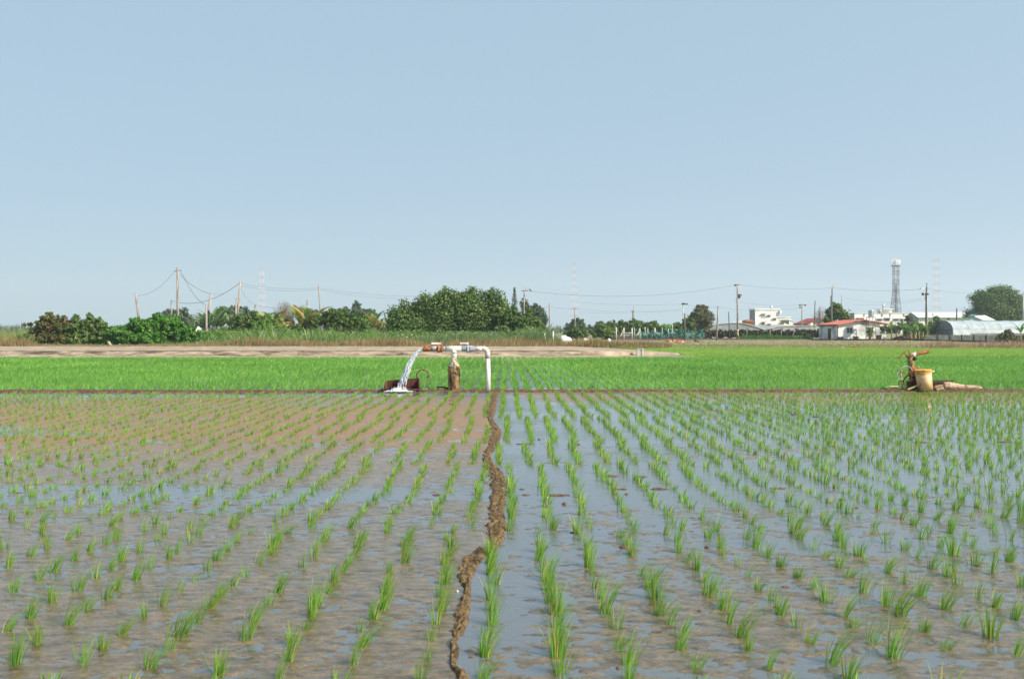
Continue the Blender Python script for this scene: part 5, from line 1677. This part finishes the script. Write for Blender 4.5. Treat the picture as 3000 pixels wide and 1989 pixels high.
for z_ in (zb_ - .1, zb_ - .55, zb_ - 1.3):
    for s in (-1, 1):
        q.beam((cc.x - w_, 104.6 + s * w_, z_), (cc.x + w_, 104.6 + s * w_, z_), .05, .05)
        q.beam((cc.x + s * w_, 104.6 - w_, z_ - .002), (cc.x + s * w_, 104.6 + w_, z_ - .002), .05, .05)
q.box(cc.x - w_, cc.x + w_, 104.6 - w_, 104.6 + w_, zb_ - .06, zb_ - .01)
q.build('stand_frame', M_GALV, wt)


def tank_small(q_, px, y0, y1, Y, r):
    a, b = at(px, y1, Y), at(px, y0, Y)
    kk_ = Y / F_PX
    q_.tube([a, a.lerp(b, .12), a.lerp(b, .9), b], [r * .8 * kk_, r * kk_, r * kk_, r * .45 * kk_], 14)


# generic block building: near-left corner px xl at Y, right px xr_, roof py, seen left side to px xs
def block(t, name, xl, xr_, ytop, Y, depth, m_, m_side=None, z0=0.0, par=None):
    kk_ = Y / F_PX
    x0, x1 = (xl - 1500) * kk_, (xr_ - 1500) * kk_
    zt = at(0, ytop, Y).z
    q_ = MB(); q_.box(x0, x1, Y, Y + depth, z0, zt)
    if par: q_.box(x0 - .15, x1 + .15, Y - .15, Y + depth + .15, zt + .002, zt + par)
    o_ = q_.build(name, m_, t)
    return x0, x1, zt, o_


def window(t, x0, x1, y0, y1, Y, hood=None, mw=None):
    a, b = at(x0, y1, Y), at(x1, y0, Y)
    q_ = MB(); q_.box(a.x, b.x, Y - .04, Y - .01, a.z, b.z); wn_ = q_.build('window', mw or M_WIN, t)
    f = MB(); s = .08
    f.box(a.x - s, a.x, Y - .10, Y - .005, a.z - s, b.z + s); f.box(b.x, b.x + s, Y - .10, Y - .005, a.z - s, b.z + s)
    f.box(a.x, b.x, Y - .10, Y - .005, a.z - s, a.z); f.box(a.x, b.x, Y - .10, Y - .005, b.z, b.z + s)
    f.build('frame', M_FRAME, wn_)
    if hood:
        h_ = MB(); h_.box(a.x - .2, b.x + .2, Y - .4, Y - .11, b.z + .10, b.z + .26); h_.build('awning', hood, t)


HY = 220.0
hs = thing('white_house', 'white two-storey house with a roof tank and a shaded left side coloured blue-grey', 'house', ((2245 - 1500) * HY / F_PX, HY + 3, 0))
block(hs, 'wall', 2212, 2282, 908, HY, 5.2, M_WALL, par=.35)
kk = HY / F_PX
q = MB(); q.box((2212 - 1500) * kk - .03, (2212 - 1500) * kk - .002, HY + .05, HY + 5.1, 0, at(0, 907, HY).z); q.build('painted_side_shade', M_GWALL, hs)  # thin grey sheet over the white wall, painting its left side as shaded
q = MB(); a = at(2283, 919, HY); b = at(2289, 909, HY); q.box(a.x, b.x, HY - .5, HY + 2.5, a.z, b.z); q.build('balcony', M_WALL, hs)
block(hs, 'annexe', 2282.3, 2318, 931, HY, 4.5, M_WALL, par=.25)
window(hs, 2232, 2240, 922, 930, HY, M_BROWN, M_FRAME)
window(hs, 2249, 2256, 925.5, 928, HY, M_BROWN)
window(hs, 2266, 2273, 935, 937.5, HY, M_BROWN)
window(hs, 2232, 2240, 946, 951, HY, M_BROWN)
window(hs, 2250, 2256, 951, 954, HY, M_BROWN)
window(hs, 2288, 2296, 945, 949, HY, M_BROWN)
q = MB(); tank_small(q, 2260, 896, 905, HY + 1, 3.6); q.build('roof_tank', M_STEEL, hs)

o_t = thing('white_shed_roof', 'long low white roof sloping down right of the white house', 'building', ((2340 - 1500) * 205 / F_PX, 208, 0))
kk = 205 / F_PX
q = MB(); x0, x1, x2 = (2312 - 1500) * kk, (2338 - 1500) * kk, (2372 - 1500) * kk
z0, z1 = at(0, 937, 205).z, at(0, 949, 205).z
roof_plane(q, x0, z0, x1, z1, 205, 213, 12, .06, .08); roof_plane(q, x1, z1, x2, z1 - .15, 205, 213, 12, .06, .08); q.build('roof', M_LROOF, o_t)
q = MB(); q.add([(x0, 205.1, 0), (x2, 205.1, 0), (x2, 205.1, z1 - .25), (x1, 205.1, z1 - .12), (x0, 205.1, z0 - .12)], [(0, 1, 2, 3, 4)]); q.build('wall', M_WALL, o_t)

o_t = thing('old_barn', 'white gabled barn with a faded dark red roof edge behind the hedge', 'barn', ((2390 - 1500) * 165 / F_PX, 168, 0))
kk = 165 / F_PX
xL, xR, xE = (2366 - 1500) * kk, (2405 - 1500) * kk, (2428 - 1500) * kk
zL, zR, zE = at(0, 947, 165).z, at(0, 932, 165).z, at(0, 940, 165).z
q = MB(); q.add([(xL + .3, 165, 0), (xE, 165, 0), (xE, 165, zE - .1), (xR, 165, zR - .1), (xL + .3, 165, zL - .1)], [(0, 1, 2, 3, 4)]); q.build('gable_wall', M_WALL, o_t)
q = MB(); q.box(xL + .2, xL + .28, 165.05, 173, 0, zL - .1); q.build('side_wall', M_BROWN, o_t)
q = MB(); roof_plane(q, xL - .2, zL - .1, xR, zR, 164.3, 173, 14, .06, .22); roof_plane(q, xR, zR, xE + .3, zE, 164.3, 173, 14, .06, .22); q.build('roof', M_OLDRED, o_t)
o_t = thing('silo', 'small tan round bin under the faded red roof edge', 'bin', ((2374 - 1500) * 155 / F_PX, 155, 0))
q = MB(); a = at(2374, 962, 155); q.tube([Vector((a.x, 155, 0)), at(2374, 955, 155), at(2374, 945, 155)], [.28, .42, .48], 12); q.build('body', mat('tan_plastic', (.60, .50, .33), .7, .1, 3), o_t)
q = MB(); q.tube([at(2374, 944.9, 155), at(2374, 943, 155)], [.54, .50], 12); q.build('lid', M_DPOST, o_t)

o_t = thing('small_hut', 'little tan hut with a domed red roof left of the white house', 'hut', ((2197 - 1500) * 190 / F_PX, 191, 0))
kk = 190 / F_PX
a, b = (2185 - 1500) * kk, (2207 - 1500) * kk
z = at(0, 943, 190).z
q = MB(); q.box(a, b, 190, 193, 0, z); q.build('wall', M_TAN, o_t)
q = MB(); cx_ = (a + b) / 2; zz_ = at(0, 936.5, 190).z
vs = []
for y_ in (189.8, 193.2):
    for s in np.linspace(0, math.pi, 9): vs.append((cx_ - math.cos(s) * (b - a) / 2 * 1.06, y_, z + math.sin(s) * (zz_ - z)))
q.add(vs, [(i, i + 1, i + 10, i + 9) for i in range(8)] + [tuple(range(8, -1, -1)), tuple(range(9, 18))]); q.build('roof', mat('orange_red_roof', (.42, .12, .06), .8, .15, 2), o_t)
o_t = thing('pale_low_roof', 'low pale roof peeking out left of the little tan hut', 'building', ((2178 - 1500) * 200 / F_PX, 201, 0))
kk = 200 / F_PX
q = MB(); roof_plane(q, (2163 - 1500) * kk, at(0, 945, 200).z, (2184 - 1500) * kk, at(0, 938.5, 200).z, 200, 206, 8, .05, .1); q.build('roof', M_LROOF, o_t)
q = MB(); q.box((2165 - 1500) * kk, (2186 - 1500) * kk, 200.3, 205.8, 0, at(0, 947, 200).z); q.build('wall', M_WALL, o_t)

# net houses: low grey humps with white rims
NY = 135.0
kk = NY / F_PX


def net_house(label, prof, Y0, Y1_, rim=True):
    kk_ = Y0 / F_PX
    pf = [((x - 1500) * kk_, at(0, y, Y0).z) for x, y in prof]
    t = thing('net_house', label, 'net house', ((pf[0][0] + pf[-1][0]) / 2, (Y0 + Y1_) / 2, 0), 'grey net houses behind the hedge')
    vs, fs = [], []
    n_ = len(pf)
    for j, y_ in enumerate(np.linspace(Y0, Y1_, 6)):
        for x, z in pf: vs.append((x, y_, z))
    for j in range(5):
        for i in range(n_ - 1): fs.append((j * n_ + i, j * n_ + i + 1, (j + 1) * n_ + i + 1, (j + 1) * n_ + i))
    q1 = MB(); q1.add(vs, fs, True); q1.build('net_roof', M_NETG, t)
    q1 = MB()
    q1.add([(x, Y0 + .05, z) for x, z in pf] + [(x, Y0 + .05, 0) for x, z in pf], [(i, n_ + i, n_ + i + 1, i + 1) for i in range(n_ - 1)]); q1.build('net_side', M_NETG, t)
    if rim:
        q1 = MB(); q1.tube([(x, Y0 - .03, z + .02) for x, z in pf], .055, 6); q1.build('rim_tube', M_PALECONC, t)
    for x, z in pf[::3]:
        q1 = MB(); q1.tube([(x, Y0 + .1, 0), (x, Y0 + .1, z - .02)], .04, 6); q1.build('post', M_PALECONC, t)
    return t


pa = [(2064, 962), (2080, 956), (2100, 951.5), (2120, 948.5), (2140, 946.8), (2160, 946), (2175, 947.5), (2195, 952), (2215, 958), (2230, 963), (2245, 966)]
pb = [(2246, 966), (2256, 964), (2266, 961), (2276, 958.5), (2290, 957), (2320, 955.5), (2350, 954.5), (2380, 954), (2404, 954)]
net_house('larger grey net house with a white curved rim behind the hedge', pa, 130, 150)
net_house('lower flat grey net house left of the red-roofed shed', pb, 130, 148)
pc = [(2200, 954), (2230, 952.5), (2270, 952), (2310, 953), (2350, 952.5), (2390, 953)]
net_house('grey net house farthest back under the white house', pc, 158, 172, False)

# long pale building with stair tower
LY = 235.0
lb_ = thing('long_building', 'long pale flat-roofed building with a stair tower and roof tank', 'building', ((2580 - 1500) * LY / F_PX, LY + 5, 0))
block(lb_, 'wall', 2503, 2668, 917.5, LY, 8, M_WALL, par=.12)
kk = LY / F_PX
q = MB(); q.box((2503 - 1500) * kk - .04, (2503 - 1500) * kk - .003, LY + .05, LY + 7.9, 0, at(0, 917.5, LY).z); q.build('painted_side_shade', M_GWALL, lb_)  # shade of the left end, coloured in as a thin grey sheet
x0, x1, zt, _ = block(lb_, 'stair_tower', 2585, 2612, 906, LY + 1, 4, M_WALL, z0=at(0, 917, LY).z + .15)
q = MB(); a, b = at(2583, 906, LY + 1), at(2615, 904, LY + 1); q.box(a.x, b.x, LY, LY + 6, a.z + .003, b.z); q.build('tower_roof', M_WALL, lb_)
q = MB(); tank_small(q, 2588.5, 890.5, 903.8, LY + 2, 3.2); q.build('roof_tank', M_STEEL, lb_)
q = MB(); a = at(2578, 912, LY); q.tube([a + Vector((-.3, 0, -.5)), a, a + Vector((.3, 0, .6))], [.2, .55, .1], 10); q.build('dish', M_PALECONC, lb_)
for x in (2531.5, 2584, 2607.5, 2648):
    q = MB(); a, b = at(x - .8, 927, LY), at(x + .8, 919, LY); q.box(a.x, b.x, LY - .12, LY - .01, a.z, b.z); q.build('drainpipe', M_DPOST, lb_)
for x0, x1 in ((2509, 2517), (2521, 2530), (2568, 2583), (2591, 2606), (2616, 2632), (2636, 2646)):
    window(lb_, x0, x1, 934, 940, LY, M_BROWN if x0 % 2 else None)

# warehouse with a long pale roof
WY = 200.0
kk = WY / F_PX
wh = thing('warehouse', 'long warehouse with a pale roof, cream wall and grey gable end', 'warehouse', ((2760 - 1500) * kk, WY + 4, 0))
x0, x1 = (2690 - 1500) * kk, (2872 - 1500) * kk
ze, zr = at(0, 930.5, WY).z, at(0, 915, WY + 3).z
q = MB(); q.box(x0, x1, WY, WY + .2, 0, ze); q.build('wall', M_CREAMW, wh)
q = MB(); q.add([(x0, WY, 0), (x0, WY + 6.2, 0), (x0, WY + 6.2, ze), (x0, WY + 3.1, zr - .08), (x0, WY, ze)], [(0, 4, 3, 2, 1)]); q.build('gable_wall', M_GWALL, wh)
q = MB()
n_ = 60
vs, fs = [], []
for j in range(n_ + 1):
    x = x0 - .3 + (x1 - x0 + .6) * j / n_
    d_ = .05 * (j % 2)
    vs += [(x, WY - .4, ze + .02 + d_), (x, WY + 3.1, zr + d_), (x, WY + 6.6, ze + .02 + d_)]
for j in range(n_): fs += [(3 * j, 3 * j + 3, 3 * j + 4, 3 * j + 1), (3 * j + 1, 3 * j + 4, 3 * j + 5, 3 * j + 2)]
q.add(vs, fs); q.build('roof', M_LROOF, wh)
q = MB(); q.box(x0 - .3, x1 + .3, WY - .5, WY - .41, ze - .12, ze + .04); q.build('gutter', M_GREENT, wh)
window(wh, 2775, 2782, 932, 936, WY)

# pale green gabled house
GY = 150.0
kk = GY / F_PX
gh = thing('green_house', 'pale green gabled house with a white roof above the long greenhouse', 'house', ((2865 - 1500) * kk, GY + 2, 0))
gx0, gxr, gx1 = (2818 - 1500) * kk, (2846 - 1500) * kk, (2873 - 1500) * kk
ge, gr_ = at(0, 938, GY).z, at(0, 926.5, GY).z
q = MB(); q.add([(gx0, GY, 0), (gx1, GY, 0), (gx1, GY, ge), (gxr, GY, gr_), (gx0, GY, ge)], [(0, 1, 2, 3, 4)]); q.build('gable_wall', M_GREENW, gh)
q = MB(); sh = Vector((46 * kk, 3.0, .0))
A = Vector((gxr, GY - .2, gr_ + .08)); B = Vector((gx1 + .2, GY - .2, ge + .0))
A2, B2 = A + Vector((45 * kk, .8, .1)), B + Vector((46 * kk, .8, 0.02))
C_ = Vector((gx0 - .2, GY - .2, ge)); 
q.add([A, B, B2, A2, A - Vector((0, 0, .12)), B - Vector((0, 0, .12)), B2 - Vector((0, 0, .12)), A2 - Vector((0, 0, .12))], [(0, 1, 2, 3), (4, 7, 6, 5), (0, 4, 5, 1), (1, 5, 6, 2), (2, 6, 7, 3), (3, 7, 4, 0)]); q.build('roof', M_LROOF, gh)
q = MB(); q.beam(C_, A, .12, .12); q.beam(A, B, .12, .12); q.beam(B, B2, .12, .10); q.build('trim', M_GREENT, gh)
q = MB(); q.obox(A + Vector((0, 0, .1)), .5, .3, .16); q.build('ridge_cap', mat('blue_cap', (.10, .24, .34), .7, .1, 2), gh)
q = MB(); q.box(gx1, gx1 + 45 * kk, GY + .75, GY + 1.0, 0, ge - .12); q.build('side_wall', M_GREENW, gh)

# long quonset greenhouse
QY, QD = 114.0, 5.3
kk = QY / F_PX
qx0 = (2792 - 1500) * kk
qx1 = qx0 + 26
qg = thing('greenhouse', 'long plastic-covered tunnel greenhouse with a grey arched end at the right', 'greenhouse', (qx0 + 8, QY + 2.6, 0))
zw = at(0, 967, QY).z; zt = at(0, 939.5, QY + QD / 2).z
n_ = 14
arc = [(QY + QD / 2 - math.cos(s) * QD / 2, zw + math.sin(s) * (zt - zw)) for s in np.linspace(0, math.pi, n_)]
bays = 12
for b_i in range(bays):
    xa_, xb_ = qx0 + 26 * b_i / bays, qx0 + 26 * (b_i + 1) / bays
    vs, fs = [], []
    for i, (y_, z_) in enumerate(arc):
        vs += [(xa_, y_, z_), ((xa_ + xb_) / 2, y_, z_ - .05 * math.sin(math.pi * i / (n_ - 1))), (xb_, y_, z_)]
    for i in range(n_ - 1):
        for c_ in (0, 1): fs.append((3 * i + c_, 3 * i + c_ + 1, 3 * i + c_ + 4, 3 * i + c_ + 3))
    q = MB(); q.add(vs, fs, True); q.build('film_panel', M_FILM, qg)
    q = MB(); q.tube([(xa_, y_, z_ + .01) for y_, z_ in arc], .025, 5); q.build('hoop', M_PALECONC, qg)
q = MB(); q.box(qx0 + .01, qx1, QY - .03, QY + .0, zw - .42, zw + .02); q.build('white_band', M_FILMW, qg)
q = MB(); q.box(qx0 + .01, qx0 + 2.3, QY - .02, QY + .01, 0, zw - .425); q.build('corner_film', M_FILMW, qg)
q = MB(); q.box(qx0 + 2.35, qx1, QY + .02, QY + .04, 0, zw - .43); q.build('side_net', M_NETG, qg)
q = MB(); q.add([(qx0, y_, z_) for y_, z_ in arc] + [(qx0, QY + QD, 0), (qx0, QY, 0)], [tuple(range(n_ + 1, -1, -1))]); q.build('end_net', mat('dark_grey_net', (.16, .18, .19), .8, .15, 3), qg)
q = MB(); q.beam((qx0 - .03, QY, zw), (qx0 - .03, QY + QD, zw), .06, .06)
for s in (.25, .5, .75): q.tube([(qx0 - .03, QY + QD * s, 0), (qx0 - .03, QY + QD * s, zw)], .03, 5)
q.build('end_frame', M_DPOST, qg)

# low wall with dark posts, black edging
lw = thing('low_wall', 'low sandy block wall with dark posts in front of the greenhouse', 'wall', ((2820 - 1500) * 98 / F_PX, 98, 0))
xs_ = [2712, 2745.5, 2781.5, 2817, 2852.5, 2888, 2925, 2960, 2998, 3040]
Ys_ = np.interp(xs_, [2712, 3040], [100, 90])
for i in range(len(xs_) - 1):
    a, b = at(xs_[i] + .8, 981, Ys_[i]), at(xs_[i + 1] - .8, 981.5, Ys_[i + 1])
    q = MB(); q.add([(a.x, a.y, 0), (b.x, b.y, 0), (b.x, b.y, b.z), (a.x, a.y, a.z), (a.x, a.y + .12, 0), (b.x, b.y + .12, 0), (b.x, b.y + .12, b.z), (a.x, a.y + .12, a.z)],
                    [(0, 1, 2, 3), (5, 4, 7, 6), (3, 2, 6, 7), (0, 3, 7, 4), (1, 5, 6, 2)]); q.build('panel', M_BLOCK, lw)
    if i:
        p = at(xs_[i], 980, Ys_[i] - .03); q = MB(); q.box(p.x - .045, p.x + .045, p.y - .05, p.y + .05, 0, p.z); q.build('post', M_DPOST, lw)
ed = MB()
pts_ = [(2380, 104), (2500, 103.5), (2600, 103), (2700, 101), (2760, 97), (2850, 90), (2930, 84), (3060, 79)]
for i in range(len(pts_) - 1):
    a = at(pts_[i][0], 990, pts_[i][1]); b = at(pts_[i + 1][0], 990, pts_[i + 1][1]); a.z = b.z = .07
    ed.beam(a, b, .3, .26)
o = ed.build('irrigation_channel', mat('black_channel', (.035, .028, .025), .9, .3, 2)); tag(o, 'low black edging running along the front of the shed and wall to the right edge', 'channel')
# earth heap behind the channel
vs = []
for i in range(24):
    for j in range(8):
        u = i / 23; x = 2612 + 70 * u
        p = at(x, 990, 103.4 + j * .3)
        hgt = .62 * math.sin(math.pi * u) ** .5 * math.sin(math.pi * j / 7) * (.8 + .4 * float(vn(i * .6, j * .6, 160)))
        vs.append((p.x, p.y, max(-.02, hgt)))
q = MB(); q.add(vs, [(i * 8 + j, (i + 1) * 8 + j, (i + 1) * 8 + j + 1, i * 8 + j + 1) for i in range(23) for j in range(7)], True)
o = q.build('soil_heap', M_DARKSOIL); tag(o, 'dark heap of soil left of the banana clump', 'heap')

# ------------------------------------------------------------------ posts and green netting
FY = 108.0
nf = thing('netting_fence', 'row of white posts and braces hung with crumpled green netting', 'fence', ((1920 - 1500) * FY / F_PX, FY, 0))
for x, y0 in [(1805, 959), (1827.5, 961), (1851.5, 961), (1874, 962), (1890, 958), (1898, 962), (1918.5, 961), (1940, 962), (1958, 962), (1970, 950), (1859, 960)]:
    a = at(x, y0, FY); q = MB(); q.tube([(a.x, FY, 0), (a.x, FY, a.z)], .10 if x in (1805, 1827.5, 1851.5, 1874, 1918.5) else .045, 7); q.build('post', M_PALECONC, nf)
for xa_, ya_, xb_, yb_ in [(1818, 985, 1827, 964), (1864, 984, 1874, 968), (1823, 975, 1852, 975.5), (1918, 976, 1940, 977), (1868, 983, 1872, 975)]:
    q = MB(); q.beam(at(xa_, ya_, FY - .1), at(xb_, yb_, FY - .1), .08, .09); q.build('brace', M_PALECONC, nf)
nU, nV = 90, 8
vs = []
for i in range(nU):
    for j in range(nV):
        x = 1842 + 222 * i / (nU - 1)
        top_ = 966 + 5 * math.sin(i * .55) * .5 + (float(vn(i * .35, 0, 170)) - .5) * 10
        top_ += np.interp(x, [1842, 1900, 1960, 2064], [6, 4, -2, 2])
        y = top_ + (989 - top_) * j / (nV - 1)
        dy = (float(vn(i * .7, j * .8, 171)) - .5) * 1.1
        vs.append(at(x, y, FY + .15 + dy))
q = MB(); q.add(vs, [(i * nV + j, i * nV + j + 1, (i + 1) * nV + j + 1, (i + 1) * nV + j) for i in range(nU - 1) for j in range(nV - 1)], False); q.build('netting', M_NETGREEN, nf)
vs = []
for i in range(60):
    for j in range(5):
        x = 1880 + 170 * i / 59
        top_ = 977 + (float(vn(i * .45, 0, 175)) - .5) * 9
        vs.append(at(x, top_ + (991 - top_) * j / 4, FY - .6 + (float(vn(i * .8, j, 176)) - .5) * .9))
q = MB(); q.add(vs, [(i * 5 + j, i * 5 + j + 1, (i + 1) * 5 + j + 1, (i + 1) * 5 + j) for i in range(59) for j in range(4)], False); q.build('fallen_netting', film_mat('dark_green_netting', (.035, .15, .13), .75, .8), nf)

# orange rubble, debris, white objects
for i, (x, y, rx, lb) in enumerate([(1962, 1000, 10, 'leftmost lump'), (1976, 999.5, 9, 'second lump'), (1988, 1002, 9, 'third lump'), (1998, 1004, 8, 'rightmost lump')]):
    c = gp(x, y + 2); kk = c.y / F_PX
    vs = []
    for a in range(5):
        for b in range(10):
            th, ph = a / 4 * 1.57, b / 10 * 6.283
            r = .7 + .6 * float(vn(a * 1.3 + i * 9, b * .8, 180))
            vs.append((c.x + rx * kk * math.cos(th) * math.cos(ph) * r, c.y + rx * kk * math.cos(th) * math.sin(ph) * r, .26 * math.sin(th) * r - .01))
    q = MB(); q.add(vs, [(a * 10 + b, a * 10 + (b + 1) % 10, (a + 1) * 10 + (b + 1) % 10, (a + 1) * 10 + b) for a in range(4) for b in range(10)], True)
    o = q.build('rubble', M_TERRA); tag(o, f'{lb} of orange rubble left of the brown pole', 'rubble', 'orange rubble heap')
for x0, x1, y0, y1, Y_, lb, nm in [(1643, 1674, 982, 992, 88, 'white sheeted stack behind the dry grass, right of the marker posts', 'sheeted_stack'), (1709, 1724, 990, 993, 96, 'small white bag left of the posts', 'bag'), (1781, 1790, 991, 993, 96, 'tiny white bag at the left end of the dark soil', 'bag')]:
    a, b = at(x0, y1 + 4, Y_), at(x1, y0, Y_)
    vs = []
    for i in range(12):
        for j in range(7):
            u = i / 11; s = j / 6 * math.pi
            z = b.z * math.sin(s) * (.72 + .28 * math.cos((u - .3) * 3.2)) * (.92 + .16 * float(vn(i, j, 190)))
            vs.append((a.x + (b.x - a.x) * u, Y_ - math.cos(s) * .5, z))
    q = MB(); q.add(vs, [(i * 7 + j, (i + 1) * 7 + j, (i + 1) * 7 + j + 1, i * 7 + j + 1) for i in range(11) for j in range(6)] + [tuple(range(7)), tuple(77 + j for j in reversed(range(7)))], True)
    o = q.build(nm, M_WALL); tag(o, lb, nm.replace('_', ' '))
# junk at the edge of the pale field
c = gp(2500, 1023)
jk = thing('scrap_tube', 'rusty bent frame lying at the back edge of the pale rice on the right', 'scrap', c)
q = MB(); q.tube([at(2478, 1019, c.y), at(2500, 1016, c.y), at(2514, 1018, c.y), at(2518, 1016, c.y), at(2517, 1008, c.y)], .045, 6); q.tube([at(2490, 1021, c.y), at(2515, 1021, c.y)], .05, 6); q.build('bent_tube', M_RUST, jk)
q = MB(); a = at(2466, 1021, c.y); b = at(2461, 1013, c.y); q.add([a, a + Vector((.28, 0, 0)), b + Vector((.1, 0, 0)), a + Vector((.0, .3, 0))], [(0, 1, 2), (1, 3, 2), (3, 0, 2), (0, 3, 1)]); q.build('cone', M_PALECONC, jk)
c = gp(2042, 1003)
q = MB(); q.obox(c + Vector((0, 0, .08)), .32, .2, .09, Matrix.Rotation(.4, 3, 'Y')); q.tube([at(2034, 998, c.y), at(2048, 1003, c.y), at(2056, 1006, c.y)], .04, 6); o = q.build('scrap_wood', M_DPOST)
tag(o, 'dark scrap of wood right of the orange rubble', 'scrap')
c = gp(318, 1012)
q = MB(); q.beam(at(318, 1001, 60), at(326, 1014, 60), .13, .1); o = q.build('broken_post', mat('dead_wood', (.48, .38, .26), .9, .15, 5)); tag(o, 'broken pale stump leaning at the foot of the bright bushes', 'stump')

# small far houses glimpsed through the bushes
for x0, x1, y0, Y_, lb in [(541, 572, 943, 190, 'pale house roof glimpsed behind the bright domed bush'), (318, 330, 958, 260, 'tiny white house in the gap between the left bushes'), (1648, 1668, 975, 240, 'small white building left of the round dark tree')]:
    kk = Y_ / F_PX
    t = thing('far_house', lb, 'house', ((x0 + x1) / 2 * kk - 1500 * kk, Y_, 0))
    a, b = (x0 - 1500) * kk, (x1 - 1500) * kk; z = at(0, y0, Y_).z
    q = MB(); q.box(a, b, Y_, Y_ + 4, 0, z * .72); q.build('wall', M_WALL, t)
    q = MB(); roof_plane(q, a - .2, z * .72, (a + b) / 2, z, Y_ - .2, Y_ + 4.2, 6, .04, .08); roof_plane(q, (a + b) / 2, z, b + .2, z * .72, Y_ - .2, Y_ + 4.2, 6, .04, .08); q.build('roof', M_LROOF, t)

# a bird beside the crossarm
b = at(1553.5, 850, 104.5)
q = MB(); q.tube([b + Vector((-.14, 0, .12)), b + Vector((-.10, 0, .10)), b, b + Vector((.08, 0, -.08)), b + Vector((.16, 0, -.20))], [.01, .05, .08, .05, .015], 8); q.tube([b + Vector((0, 0, -.04)), b + Vector((0, 0, -.13))], .01, 4)
q.tube([b + Vector((-.16, 0, .13)), b + Vector((-.11, 0, .14)), b + Vector((-.07, 0, .12))], [.012, .045, .02], 8)
o = q.build('bird', M_BLACK); tag(o, 'small black bird perched on the cable beside the crossarm pole', 'bird')

# ------------------------------------------------------------------ haze
q = MB(); q.box(-1600, 1600, -40, 2400, -2, 125)
hz_ = bpy.data.materials.new('haze')
hz_.use_nodes = True
t_ = hz_.node_tree
t_.nodes.clear()
ou = t_.nodes.new('ShaderNodeOutputMaterial'); pv = t_.nodes.new('ShaderNodeVolumePrincipled')
pv.inputs['Density'].default_value = .0004
pv.inputs['Color'].default_value = (.78, .87, .97, 1)
pv.inputs['Anisotropy'].default_value = .2
t_.links.new(pv.outputs[0], ou.inputs['Volume'])
o = q.build('haze', hz_); o['kind'] = 'stuff'; o['label'] = 'thin pale haze over the fields'
